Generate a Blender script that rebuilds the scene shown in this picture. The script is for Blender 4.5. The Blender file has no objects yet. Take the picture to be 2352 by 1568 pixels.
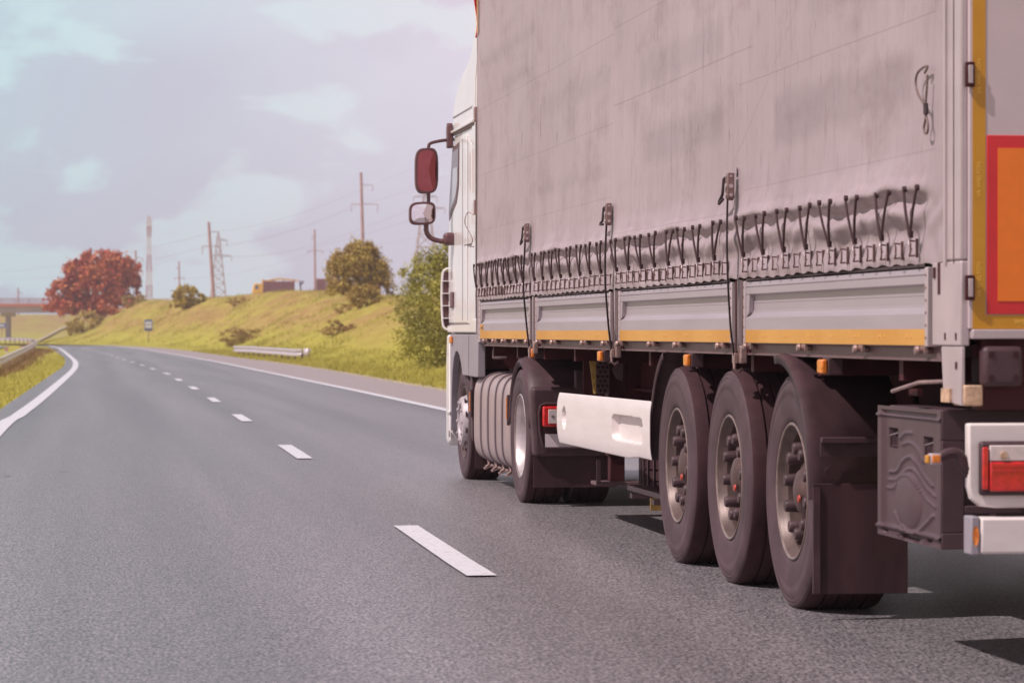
import bpy, bmesh, math, random
from mathutils import Vector, Matrix
from mathutils.bvhtree import BVHTree
import numpy as np

SC = bpy.context.scene
COL = SC.collection
PI = math.pi
rad = math.radians
random.seed(7)
rng = np.random.default_rng(7)

# ------------------------------------------------------------------ camera
F = 6950.0                                     # focal length in units of a 2352 px wide frame
TH = math.atan(971 / F)
CT, ST = math.cos(TH), math.sin(TH)
HC = 1.25
cam_d = bpy.data.cameras.new('camera')
cam = bpy.data.objects.new('camera', cam_d)
COL.objects.link(cam)
cam.location = (0, 0, HC)
cam.rotation_euler = (PI / 2, 0, -TH)
cam_d.sensor_width = 36
cam_d.lens = 36 * F / 2352
cam_d.shift_y = -(784 - 763) / 2352
cam_d.clip_start = 0.1
cam_d.clip_end = 9000
cam_d.dof.use_dof = True
cam_d.dof.focus_distance = 18.5
cam_d.dof.aperture_fstop = 6.3
SC.camera = cam

# ------------------------------------------------------------------ world
SUNV = Vector((-0.66, -0.19, 0.87)).normalized()
elev = math.asin(SUNV.z)
w = bpy.data.worlds.new('World')
SC.world = w
w.use_nodes = True
nt = w.node_tree
N, L = nt.nodes, nt.links
N.clear()
out = N.new('ShaderNodeOutputWorld')
bg = N.new('ShaderNodeBackground')
bg.inputs['Strength'].default_value = 0.1
sky = N.new('ShaderNodeTexSky')
sky.sky_type = 'NISHITA'
sky.sun_disc = False
sky.sun_elevation = elev
sky.sun_rotation = math.atan2(SUNV.x, SUNV.y)
sky.air_density = 1.0
sky.dust_density = 2.0
tc = N.new('ShaderNodeTexCoord')
sep = N.new('ShaderNodeSeparateXYZ')
L.new(tc.outputs['Generated'], sep.inputs[0])


def wmath(op, a, b=None, c=None, clamp=False):
    n = N.new('ShaderNodeMath')
    n.operation = op
    n.use_clamp = clamp
    for i, v in enumerate((a, b, c)):
        if v is None:
            continue
        if isinstance(v, (int, float)):
            n.inputs[i].default_value = v
        else:
            L.new(v, n.inputs[i])
    return n.outputs[0]


def wmix(f, a, b):
    n = N.new('ShaderNodeMix')
    n.data_type = 'RGBA'
    if isinstance(f, (int, float)):
        n.inputs[0].default_value = f
    else:
        L.new(f, n.inputs[0])
    for i, v in ((6, a), (7, b)):
        if isinstance(v, tuple):
            n.inputs[i].default_value = (*v, 1)
        else:
            L.new(v, n.inputs[i])
    return n.outputs[2]


# overcast-ish veil whose tint drifts from teal on the left to rose on the right
az = wmath('ARCTAN2', sep.outputs[0], sep.outputs[1])
tint = wmath('MULTIPLY', wmath('ABSOLUTE', wmath('ADD', az, 0.06)), 4.6, None, True)
veil_low = wmix(tint, (5.0, 6.3, 7.3), (7.5, 6.7, 8.0))
veil_high = wmix(tint, (5.3, 7.8, 8.2), (9.0, 7.6, 8.8))
hgt = wmath('MULTIPLY', sep.outputs[2], 9.0, None, True)
veil = wmix(hgt, veil_low, veil_high)
# cloud noise
mp = N.new('ShaderNodeMapping')
L.new(tc.outputs['Generated'], mp.inputs[0])
mp.inputs['Scale'].default_value = (1, 1, 2.1)
n1 = N.new('ShaderNodeTexNoise')
n1.inputs['Scale'].default_value = 17
n1.inputs['Detail'].default_value = 7
n1.inputs['Roughness'].default_value = 0.5
n1.inputs['Distortion'].default_value = 0.25
L.new(mp.outputs[0], n1.inputs['Vector'])
r1 = N.new('ShaderNodeValToRGB')
r1.color_ramp.elements[0].position = 0.515
r1.color_ramp.elements[1].position = 0.575
L.new(n1.outputs[0], r1.inputs[0])
n2 = N.new('ShaderNodeTexNoise')
n2.inputs['Scale'].default_value = 6.5
n2.inputs['Detail'].default_value = 5
L.new(mp.outputs[0], n2.inputs['Vector'])
r2 = N.new('ShaderNodeValToRGB')
r2.color_ramp.elements[0].position = 0.42
r2.color_ramp.elements[1].position = 0.68
L.new(n2.outputs[0], r2.inputs[0])
cloudc = wmix(tint, (5.8, 8.5, 8.8), (9.0, 8.5, 9.1))
shade = wmix(tint, (5.0, 5.9, 7.0), (7.5, 6.0, 7.3))
c1 = wmix(wmath('MULTIPLY', r2.outputs[0], 0.75), veil, shade)
c2 = wmix(wmath('MULTIPLY', r1.outputs[0], 0.85), c1, cloudc)
up = wmath('MULTIPLY_ADD', sep.outputs[2], 2.2, -0.4, True)
c3 = wmix(up, c2, (2.6, 2.35, 2.8))
fin = wmix(0.94, sky.outputs[0], c3)
# the sky below the horizon only feeds bounce light
L.new(fin, bg.inputs['Color'])
L.new(bg.outputs[0], out.inputs[0])

# ------------------------------------------------------------------ sun
sd = bpy.data.lights.new('sun', 'SUN')
sd.energy = 4.2
sd.angle = rad(0.6)
sd.color = (1.0, 0.90, 0.86)
so = bpy.data.objects.new('sun', sd)
COL.objects.link(so)
so.rotation_euler = (-SUNV).to_track_quat('-Z', 'Y').to_euler()

SC.view_settings.view_transform = 'Standard'
SC.view_settings.look = 'None'
SC.view_settings.exposure = 0.0
SC.view_settings.gamma = 1.0
try:
    SC.cycles.use_denoising = True
    SC.cycles.max_bounces = 7
    SC.cycles.transparent_max_bounces = 8
except Exception:
    pass


# ------------------------------------------------------------------ projection helpers (pixel of the 2352 wide photo -> point)
def ray(u, v):
    a = (u - 1176) / F
    b = (763 - v) / F
    return Vector((a * CT + ST, -a * ST + CT, b))


def AT(u, v, t):
    r = ray(u, v)
    return Vector((0, 0, HC)) + r * t


def GR(u, v, z=0.0):
    r = ray(u, v)
    return Vector((0, 0, HC)) + r * ((z - HC) / r.z)


# ------------------------------------------------------------------ materials
MATS = {}


def mat(name, col, rough=0.6, metal=0.0, var=0.0, vscale=8.0, bump=0.0, bscale=60.0, col2=None, stretch=None, spec=0.5,
        coat=0.0, trans=0.0, emit=None, estr=0.0, sharp=None):
    """one procedural principled material: base colour broken up by noise, optional bump"""
    if name in MATS:
        return MATS[name]
    m = bpy.data.materials.new(name)
    m.use_nodes = True
    t = m.node_tree
    p = t.nodes['Principled BSDF']
    p.inputs['Base Color'].default_value = (*col, 1)
    p.inputs['Roughness'].default_value = rough
    p.inputs['Metallic'].default_value = metal
    p.inputs['Specular IOR Level'].default_value = spec
    p.inputs['Coat Weight'].default_value = coat
    p.inputs['Transmission Weight'].default_value = trans
    if emit:
        p.inputs['Emission Color'].default_value = (*emit, 1)
        p.inputs['Emission Strength'].default_value = estr
    g = t.nodes.new('ShaderNodeNewGeometry')
    mpn = t.nodes.new('ShaderNodeMapping')
    t.links.new(g.outputs['Position'], mpn.inputs[0])
    if stretch:
        mpn.inputs['Scale'].default_value = stretch
    if var or col2:
        n = t.nodes.new('ShaderNodeTexNoise')
        n.inputs['Scale'].default_value = vscale
        n.inputs['Detail'].default_value = 6
        n.inputs['Roughness'].default_value = 0.6
        t.links.new(mpn.outputs[0], n.inputs['Vector'])
        r = t.nodes.new('ShaderNodeValToRGB')
        lo, hi = sharp or (0.3, 0.7)
        r.color_ramp.elements[0].position = lo
        r.color_ramp.elements[1].position = hi
        r.color_ramp.elements[0].color = (*[c * (1 - var) for c in col], 1)
        c2 = col2 or [min(1, c * (1 + var)) for c in col]
        r.color_ramp.elements[1].color = (*c2, 1)
        t.links.new(n.outputs[0], r.inputs[0])
        t.links.new(r.outputs[0], p.inputs['Base Color'])
    if bump:
        n = t.nodes.new('ShaderNodeTexNoise')
        n.inputs['Scale'].default_value = bscale
        n.inputs['Detail'].default_value = 4
        t.links.new(mpn.outputs[0], n.inputs['Vector'])
        b = t.nodes.new('ShaderNodeBump')
        b.inputs['Strength'].default_value = bump
        b.inputs['Distance'].default_value = 0.01
        t.links.new(n.outputs[0], b.inputs['Height'])
        t.links.new(b.outputs[0], p.inputs['Normal'])
    MATS[name] = m
    return m


M_WHITE = mat('cab_white_paint', (0.80, 0.755, 0.755), 0.28, var=0.05, vscale=3, coat=0.4)
M_SKIRT = mat('skirt_white_plastic', (0.73, 0.645, 0.63), 0.4, var=0.05, vscale=9, stretch=(1, 0.3, 3), col2=(0.77, 0.69, 0.675))
M_GREYPL = mat('grey_fairing_plastic', (0.30, 0.265, 0.30), 0.5, var=0.08, vscale=6)
M_BLACKPL = mat('black_plastic', (0.070, 0.036, 0.042), 0.5, spec=0.35, var=0.3, vscale=7, bump=0.1, bscale=90)
M_BOXPL = mat('dark_box_plastic', (0.080, 0.045, 0.053), 0.45, spec=0.4, var=0.15, vscale=7)
M_RUB = mat('tyre_rubber', (0.080, 0.049, 0.056), 0.65, spec=0.3, var=0.26, vscale=5, bump=0.08, bscale=120)
M_TREAD = mat('tread_rubber', (0.050, 0.021, 0.025), 0.8, spec=0.2, var=0.2, vscale=14)
M_FLAP = mat('mudflap_rubber', (0.052, 0.022, 0.026), 0.6, spec=0.3, var=0.4, vscale=6, stretch=(1, 1, 0.25))
M_CHAS = mat('maroon_shade_chassis', (0.062, 0.014, 0.017), 0.6, spec=0.2, var=0.3, vscale=5)  # maroon tone of the shaded underbody put into the base colour
M_RAIL = mat('side_rail_paint', (0.145, 0.085, 0.09), 0.5, var=0.2, vscale=3, stretch=(1, 1, 3))
M_ALU = mat('anodised_aluminium', (0.41, 0.355, 0.385), 0.42, 0.25, var=0.07, vscale=2.5, stretch=(1, 0.5, 4))
M_POST = mat('post_aluminium', (0.49, 0.405, 0.42), 0.4, 0.2, var=0.1, vscale=6)
M_HUB = mat('dark_hub_steel', (0.11, 0.065, 0.06), 0.5, 0.4, var=0.3, vscale=15)  # dark steel tone broken up by noise
M_STEEL = mat('worn_steel', (0.40, 0.27, 0.25), 0.42, 0.6, var=0.35, vscale=18)
M_RIM = mat('rim_bronze_steel', (0.115, 0.075, 0.068), 0.45, 0.25, var=0.3, vscale=12)
M_RIMB = mat('rim_bright_steel', (0.60, 0.53, 0.54), 0.38, 0.5, var=0.15, vscale=10)
M_CHROME = mat('wheel_trim_chrome', (0.44, 0.38, 0.41), 0.5, 0.15, var=0.1, vscale=12)
M_YEL = mat('yellow_reflective_tape', (0.56, 0.23, 0.012), 0.38, var=0.05, vscale=1.0, col2=(0.67, 0.34, 0.06))
M_YELD = mat('ochre_reflective_tape', (0.56, 0.26, 0.014), 0.4, var=0.08, vscale=6)
M_YELT = mat('tape_print', (0.85, 0.52, 0.08), 0.4)
M_RED = mat('red_marker_board', (0.62, 0.020, 0.025), 0.35, var=0.08, vscale=12)
M_ORG = mat('orange_marker_board', (0.84, 0.19, 0.012), 0.35, var=0.05, vscale=20)
M_LAMPR = mat('red_lens', (0.62, 0.02, 0.02), 0.15, coat=0.6, var=0.25, vscale=40)
M_LAMPW = mat('clear_lens', (0.66, 0.56, 0.56), 0.12, coat=0.6, var=0.1, vscale=30)
M_LAMPO = mat('amber_lens', (0.80, 0.20, 0.025), 0.25, coat=0.4, var=0.45, vscale=45)
M_WEB = mat('black_webbing', (0.055, 0.035, 0.04), 0.8, var=0.2, vscale=60)
M_ROPE = mat('elastic_cord', (0.055, 0.025, 0.03), 0.7)
M_GLASS = mat('side_window_glass', (0.13, 0.045, 0.05), 0.25, coat=0.2)
M_MIR = mat('mirror_glass_reflection', (0.32, 0.09, 0.09), 0.03, 1.0)  # dark red of the reflected scenery put into the glass colour
M_MIRB = mat('mirror_glass', (0.85, 0.80, 0.80), 0.02, 1.0)
M_MIRH = mat('mirror_housing', (0.12, 0.05, 0.055), 0.4, var=0.1, vscale=15)
M_TANK = mat('tank_aluminium', (0.40, 0.305, 0.30), 0.42, 0.2, var=0.08, vscale=4)
M_TSTRAP = mat('tank_strap', (0.22, 0.17, 0.19), 0.4, 0.3)
M_PLATE = mat('number_plate', (0.72, 0.62, 0.64), 0.4)
M_PERF = mat('yellow_perforated_steel', (0.55, 0.34, 0.09), 0.6, var=0.35, vscale=25)
M_WOOD = mat('worn_wood_block', (0.55, 0.36, 0.24), 0.8, var=0.4, vscale=30)
M_DOOR = mat('rear_door_panel', (0.56, 0.46, 0.48), 0.45, var=0.05, vscale=4)
M_GALV = mat('galvanised_steel', (0.62, 0.56, 0.60), 0.4, 0.35, var=0.15, vscale=3)
M_GALVD = mat('weathered_post_steel', (0.25, 0.16, 0.15), 0.6, 0.2, var=0.3, vscale=4)
M_CONC = mat('pole_concrete', (0.46, 0.28, 0.29), 0.8, var=0.15, vscale=2)
M_PYL = mat('pylon_steel', (0.52, 0.40, 0.42), 0.6, 0.1, var=0.1, vscale=2)
M_MASTR = mat('mast_red', (0.52, 0.27, 0.28), 0.6)
M_MASTW = mat('mast_white', (0.75, 0.70, 0.72), 0.6)
M_BRC = mat('bridge_concrete', (0.46, 0.38, 0.38), 0.8, var=0.1, vscale=0.5)
M_BRR = mat('bridge_red_fascia', (0.58, 0.17, 0.10), 0.6)
M_BRS = mat('bridge_railing', (0.42, 0.36, 0.42), 0.6)
M_BARK = mat('bark', (0.16, 0.09, 0.06), 0.9, var=0.3, vscale=4)
M_BLUE = mat('sign_blue', (0.13, 0.17, 0.42), 0.5)
M_SIGNW = mat('sign_white', (0.68, 0.70, 0.74), 0.5)
M_SIGND = mat('sign_print', (0.12, 0.12, 0.2), 0.5)
M_LOGY = mat('log_truck_yellow', (0.95, 0.52, 0.01), 0.45)
M_LOG = mat('cut_logs', (0.24, 0.06, 0.05), 0.85, var=0.35, vscale=1.6, stretch=(0.3, 1, 3.0))
M_PAINTL = mat('road_paint', (0.50, 0.48, 0.51), 0.6, var=0.12, vscale=28, bump=0.15, bscale=80, col2=(0.66, 0.65, 0.69), sharp=(0.30, 0.46))
M_PATH = mat('path_gravel', (0.44, 0.37, 0.25), 0.9, var=0.2, vscale=1.5)


def foliage(name, ca, cb, rough=0.6):
    m = mat(name, ca, rough, var=0.1, vscale=0.9, col2=cb, sharp=(0.35, 0.68))
    return m


M_REDLEAF = foliage('copper_leaves', (0.54, 0.085, 0.05), (0.60, 0.22, 0.05))
M_ORLEAF = foliage('bronze_leaves', (0.40, 0.25, 0.06), (0.56, 0.44, 0.08))
M_GRLEAF = foliage('olive_leaves', (0.27, 0.25, 0.045), (0.50, 0.45, 0.07))
M_YLLEAF = foliage('yellow_leaves', (0.56, 0.44, 0.04), (0.42, 0.27, 0.05))
M_BRLEAF = foliage('brown_leaves', (0.38, 0.22, 0.07), (0.46, 0.34, 0.08))


def grass_mat():
    m = bpy.data.materials.new('rough_grass')
    m.use_nodes = True
    t = m.node_tree
    p = t.nodes['Principled BSDF']
    p.inputs['Roughness'].default_value = 0.9
    p.inputs['Specular IOR Level'].default_value = 0.15
    g = t.nodes.new('ShaderNodeNewGeometry')
    mp_ = t.nodes.new('ShaderNodeMapping')
    mp_.inputs['Rotation'].default_value = (0, 0, rad(-58))
    mp_.inputs['Scale'].default_value = (1, 0.22, 1)
    t.links.new(g.outputs['Position'], mp_.inputs[0])
    cols = []
    for sc, lo, hi, a, b in ((0.30, 0.44, 0.57, (0.38, 0.33, 0.05), (0.38, 0.22, 0.085)),
                             (1.1, 0.38, 0.64, (0.28, 0.17, 0.055), (0.44, 0.37, 0.09))):
        n = t.nodes.new('ShaderNodeTexNoise')
        n.inputs['Scale'].default_value = sc
        n.inputs['Detail'].default_value = 8
        n.inputs['Roughness'].default_value = 0.65
        t.links.new(mp_.outputs[0], n.inputs['Vector'])
        r = t.nodes.new('ShaderNodeValToRGB')
        r.color_ramp.elements[0].position = lo
        r.color_ramp.elements[1].position = hi
        r.color_ramp.elements[0].color = (*a, 1)
        r.color_ramp.elements[1].color = (*b, 1)
        t.links.new(n.outputs[0], r.inputs[0])
        cols.append(r.outputs[0])
    mx = t.nodes.new('ShaderNodeMix')
    mx.data_type = 'RGBA'
    mx.inputs[0].default_value = 0.5
    t.links.new(cols[0], mx.inputs[6])
    t.links.new(cols[1], mx.inputs[7])
    # mown verge close to the road is greener: low ground
    sp = t.nodes.new('ShaderNodeSeparateXYZ')
    t.links.new(g.outputs['Position'], sp.inputs[0])
    mr = t.nodes.new('ShaderNodeMapRange')
    mr.inputs['From Min'].default_value = 0.3
    mr.inputs['From Max'].default_value = 2.0
    mr.inputs['To Min'].default_value = 0.75
    mr.inputs['To Max'].default_value = 0.0
    t.links.new(sp.outputs[2], mr.inputs[0])
    n = t.nodes.new('ShaderNodeTexNoise')
    n.inputs['Scale'].default_value = 1.7
    n.inputs['Detail'].default_value = 6
    t.links.new(g.outputs['Position'], n.inputs['Vector'])
    r = t.nodes.new('ShaderNodeValToRGB')
    r.color_ramp.elements[0].position = 0.35
    r.color_ramp.elements[1].position = 0.65
    r.color_ramp.elements[0].color = (0.34, 0.33, 0.035, 1)
    r.color_ramp.elements[1].color = (0.46, 0.42, 0.06, 1)
    t.links.new(n.outputs[0], r.inputs[0])
    mx2 = t.nodes.new('ShaderNodeMix')
    mx2.data_type = 'RGBA'
    t.links.new(mr.outputs[0], mx2.inputs[0])
    t.links.new(mx.outputs[2], mx2.inputs[6])
    t.links.new(r.outputs[0], mx2.inputs[7])
    t.links.new(mx2.outputs[2], p.inputs['Base Color'])
    n = t.nodes.new('ShaderNodeTexNoise')
    n.inputs['Scale'].default_value = 5
    n.inputs['Detail'].default_value = 8
    t.links.new(g.outputs['Position'], n.inputs['Vector'])
    b = t.nodes.new('ShaderNodeBump')
    b.inputs['Strength'].default_value = 0.8
    b.inputs['Distance'].default_value = 0.15
    t.links.new(n.outputs[0], b.inputs['Height'])
    t.links.new(b.outputs[0], p.inputs['Normal'])
    return m


M_GRASS = grass_mat()
M_BLADE = mat('grass_blades', (0.36, 0.34, 0.045), 0.8, var=0.2, vscale=1.2, col2=(0.52, 0.44, 0.10))
M_BLADEB = mat('dry_weeds', (0.24, 0.12, 0.05), 0.8, var=0.3, vscale=1.5, col2=(0.40, 0.26, 0.10))


def asphalt():
    m = bpy.data.materials.new('asphalt')
    m.use_nodes = True
    t = m.node_tree
    p = t.nodes['Principled BSDF']
    g = t.nodes.new('ShaderNodeNewGeometry')

    def noise(scale, det, rgh, lo, hi, a, b, stretch=None):
        n = t.nodes.new('ShaderNodeTexNoise')
        n.inputs['Scale'].default_value = scale
        n.inputs['Detail'].default_value = det
        n.inputs['Roughness'].default_value = rgh
        if stretch:
            mm = t.nodes.new('ShaderNodeMapping')
            mm.inputs['Scale'].default_value = stretch
            t.links.new(g.outputs['Position'], mm.inputs[0])
            t.links.new(mm.outputs[0], n.inputs['Vector'])
        else:
            t.links.new(g.outputs['Position'], n.inputs['Vector'])
        r = t.nodes.new('ShaderNodeValToRGB')
        r.color_ramp.elements[0].position = lo
        r.color_ramp.elements[1].position = hi
        r.color_ramp.elements[0].color = (*a, 1)
        r.color_ramp.elements[1].color = (*b, 1)
        t.links.new(n.outputs[0], r.inputs[0])
        return n.outputs[0], r.outputs[0]

    def mul(a, b):
        x = t.nodes.new('ShaderNodeMix')
        x.data_type = 'RGBA'
        x.blend_type = 'MULTIPLY'
        x.inputs[0].default_value = 1
        t.links.new(a, x.inputs[6])
        t.links.new(b, x.inputs[7])
        return x.outputs[2]
    f0, chip = noise(70, 3, 0.75, 0.40, 0.62, (0.045, 0.043, 0.050), (0.36, 0.32, 0.335), (1, 0.42, 1))
    f1, mid = noise(9, 5, 0.6, 0.3, 0.7, (0.82, 0.82, 0.83), (1.1, 1.1, 1.1))
    f2, big = noise(0.5, 4, 0.5, 0.3, 0.7, (0.76, 0.76, 0.78), (1.16, 1.15, 1.15), (2.6, 0.06, 1))
    f3, spot = noise(3.3, 3, 0.5, 0.70, 0.76, (1, 1, 1), (0.55, 0.48, 0.48), (1, 0.35, 1))
    c = mul(mul(mul(chip, mid), big), spot)
    # wheel tracks polished darker by traffic
    sx = t.nodes.new('ShaderNodeSeparateXYZ')
    t.links.new(g.outputs['Position'], sx.inputs[0])

    def mm_(op, a, b):
        n = t.nodes.new('ShaderNodeMath')
        n.operation = op
        for i, v in enumerate((a, b)):
            if isinstance(v, (int, float)):
                n.inputs[i].default_value = v
            else:
                t.links.new(v, n.inputs[i])
        return n.outputs[0]
    tr = mm_('COSINE', mm_('MULTIPLY', mm_('ADD', sx.outputs[0], mm_('MULTIPLY', f2, 0.5)), 2 * PI / 1.62), 0)
    tr = mm_('MULTIPLY_ADD', tr, 0.075)
    tr.node.inputs[2].default_value = 0.965
    cx = t.nodes.new('ShaderNodeCombineXYZ')
    for i in range(3):
        t.links.new(tr, cx.inputs[i])
    c = mul(c, cx.outputs[0])
    t.links.new(c, p.inputs['Base Color'])
    p.inputs['Roughness'].default_value = 0.42
    p.inputs['Specular IOR Level'].default_value = 0.8
    b = t.nodes.new('ShaderNodeBump')
    b.inputs['Strength'].default_value = 0.15
    b.inputs['Distance'].default_value = 0.003
    t.links.new(f0, b.inputs['Height'])
    t.links.new(b.outputs[0], p.inputs['Normal'])
    return m


M_ASPH = asphalt()
M_SHOULDER = mat('shoulder_asphalt', (0.33, 0.265, 0.265), 0.5, var=0.2, vscale=8, bump=0.3, bscale=60)


def curtain_mat():
    m = bpy.data.materials.new('grimy_curtain_tarpaulin')
    m.use_nodes = True
    t = m.node_tree
    p = t.nodes['Principled BSDF']
    p.inputs['Roughness'].default_value = 0.5
    p.inputs['Specular IOR Level'].default_value = 0.35
    g = t.nodes.new('ShaderNodeNewGeometry')

    def ns(scale, stretch, lo, hi, a, b, det=6, rgh=0.6):
        mm = t.nodes.new('ShaderNodeMapping')
        mm.inputs['Scale'].default_value = stretch
        t.links.new(g.outputs['Position'], mm.inputs[0])
        n = t.nodes.new('ShaderNodeTexNoise')
        n.inputs['Scale'].default_value = scale
        n.inputs['Detail'].default_value = det
        n.inputs['Roughness'].default_value = rgh
        t.links.new(mm.outputs[0], n.inputs['Vector'])
        r = t.nodes.new('ShaderNodeValToRGB')
        r.color_ramp.elements[0].position = lo
        r.color_ramp.elements[1].position = hi
        r.color_ramp.elements[0].color = (*a, 1)
        r.color_ramp.elements[1].color = (*b, 1)
        t.links.new(n.outputs[0], r.inputs[0])
        return r.outputs[0]

    def mul(a, b, f=1.0):
        x = t.nodes.new('ShaderNodeMix')
        x.data_type = 'RGBA'
        x.blend_type = 'MULTIPLY'
        if isinstance(f, float):
            x.inputs[0].default_value = f
        else:
            t.links.new(f, x.inputs[0])
        t.links.new(a, x.inputs[6])
        if isinstance(b, tuple):
            x.inputs[7].default_value = (*b, 1)
        else:
            t.links.new(b, x.inputs[7])
        return x.outputs[2]
    base = ns(1.2, (1, 0.5, 0.8), 0.3, 0.7, (0.385, 0.308, 0.332), (0.445, 0.36, 0.387))
    streak = ns(7, (1, 1, 0.07), 0.36, 0.62, (0.93, 0.92, 0.925), (1, 1, 1), 8, 0.7)
    fine = ns(20, (1, 1, 0.09), 0.34, 0.46, (0.90, 0.88, 0.885), (1, 1, 1), 8, 0.75)
    grime = ns(2.2, (1, 0.6, 1.3), 0.50, 0.70, (1, 1, 1), (0.80, 0.76, 0.75), 9, 0.7)
    ticks = ns(16, (1, 1, 0.16), 0.70, 0.735, (1, 1, 1), (0.50, 0.40, 0.40), 3)
    smud = ns(6, (1, 0.8, 0.35), 0.56, 0.64, (1, 1, 1), (0.87, 0.84, 0.835), 12, 0.8)
    drip = ns(13, (1, 1, 0.10), 0.60, 0.66, (1, 1, 1), (0.80, 0.75, 0.745), 10, 0.75)
    c = mul(mul(mul(mul(mul(mul(base, streak), fine), grime), ticks), smud), drip)
    # rub marks of the load boards behind: soft-edged darker rectangles
    sp = t.nodes.new('ShaderNodeSeparateXYZ')
    t.links.new(g.outputs['Position'], sp.inputs[0])
    Y, Z = sp.outputs[1], sp.outputs[2]

    def m_(op, a, b=None, clamp=False, c_=None):
        n = t.nodes.new('ShaderNodeMath')
        n.operation = op
        n.use_clamp = clamp
        for i, v in enumerate((a, b, c_)):
            if v is None:
                continue
            if isinstance(v, (int, float)):
                n.inputs[i].default_value = v
            else:
                t.links.new(v, n.inputs[i])
        return n.outputs[0]
    wob = t.nodes.new('ShaderNodeTexNoise')
    wob.inputs['Scale'].default_value = 5
    wob.inputs['Detail'].default_value = 6
    t.links.new(g.outputs['Position'], wob.inputs['Vector'])
    wv = m_('MULTIPLY_ADD', wob.outputs[0], 0.10, False, -0.05)
    Yw = m_('ADD', Y, wv)
    Zw = m_('ADD', Z, wv)

    def rect(y0, y1, z0, z1, s=0.07):
        a = m_('DIVIDE', m_('SUBTRACT', Yw, y0), s, True)
        b = m_('DIVIDE', m_('SUBTRACT', y1, Yw), s, True)
        c_ = m_('DIVIDE', m_('SUBTRACT', Zw, z0), s, True)
        d = m_('DIVIDE', m_('SUBTRACT', z1, Zw), s, True)
        return m_('MULTIPLY', m_('MULTIPLY', a, b), m_('MULTIPLY', c_, d))
    for (y0, y1, z0, z1, k) in ((14.6, 17.0, 2.60, 2.84, 0.13), (14.6, 16.9, 2.16, 2.42, 0.17), (11.2, 13.6, 2.08, 2.36, 0.20),
                                (11.1, 12.9, 2.58, 2.9, 0.12), (17.9, 20.8, 2.70, 2.9, 0.10), (21.3, 22.8, 3.05, 3.2, 0.17),
                                (17.9, 20.9, 2.16, 2.30, 0.08), (21.0, 23.8, 3.3, 3.46, 0.12), (11.0, 14.2, 1.94, 2.0, 0.07)):
        c = mul(c, (0.50, 0.47, 0.47), m_('MULTIPLY', rect(y0, y1, z0, z1), k * 1.6))
    # welded seams: thin horizontal lines of grime
    for z0, y0, y1, k in ((3.03, 17.8, 24.2, 0.5), (2.50, 17.8, 24.2, 0.45), (2.06, 17.9, 24.2, 0.35), (2.60, 14.0, 17.8, 0.6), (3.06, 10.9, 17.8, 0.5),
                          (1.83, 14.4, 17.7, 0.4), (1.93, 10.9, 14.2, 0.35), (2.44, 10.9, 14.3, 0.45)):
        ln = m_('SUBTRACT', 1.0, m_('DIVIDE', m_('ABSOLUTE', m_('SUBTRACT', Z, z0)), 0.0045), True)
        ln = m_('MULTIPLY', ln, m_('MULTIPLY', m_('GREATER_THAN', Y, y0), m_('LESS_THAN', Y, y1)))
        c = mul(c, (0.45, 0.38, 0.38), m_('MULTIPLY', ln, k))
    # faint darker diagonal lines of the cross straps
    for y0, z0, y1, z1, k in ((24.19, 3.541, 21.17, 2.06, 0.35), (13.04, 2.715, 14.55, 2.02, 0.3)):
        sl = (z1 - z0) / (y1 - y0)
        lz = m_('MULTIPLY_ADD', m_('SUBTRACT', Y, y0), sl, False, z0)
        ln = m_('SUBTRACT', 1.0, m_('DIVIDE', m_('ABSOLUTE', m_('SUBTRACT', Z, lz)), 0.010), True)
        ln = m_('MULTIPLY', ln, m_('MULTIPLY', m_('GREATER_THAN', Y, min(y0, y1)), m_('LESS_THAN', Y, max(y0, y1))))
        c = mul(c, (0.55, 0.48, 0.48), m_('MULTIPLY', ln, k))
    t.links.new(c, p.inputs['Base Color'])
    mm = t.nodes.new('ShaderNodeMapping')
    mm.inputs['Scale'].default_value = (1, 1, 0.3)
    t.links.new(g.outputs['Position'], mm.inputs[0])
    n = t.nodes.new('ShaderNodeTexNoise')
    n.inputs['Scale'].default_value = 14
    n.inputs['Detail'].default_value = 5
    t.links.new(mm.outputs[0], n.inputs['Vector'])
    b = t.nodes.new('ShaderNodeBump')
    b.inputs['Strength'].default_value = 0.22
    b.inputs['Distance'].default_value = 0.01
    t.links.new(n.outputs[0], b.inputs['Height'])
    t.links.new(b.outputs[0], p.inputs['Normal'])
    return m


M_CURT = curtain_mat()


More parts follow.
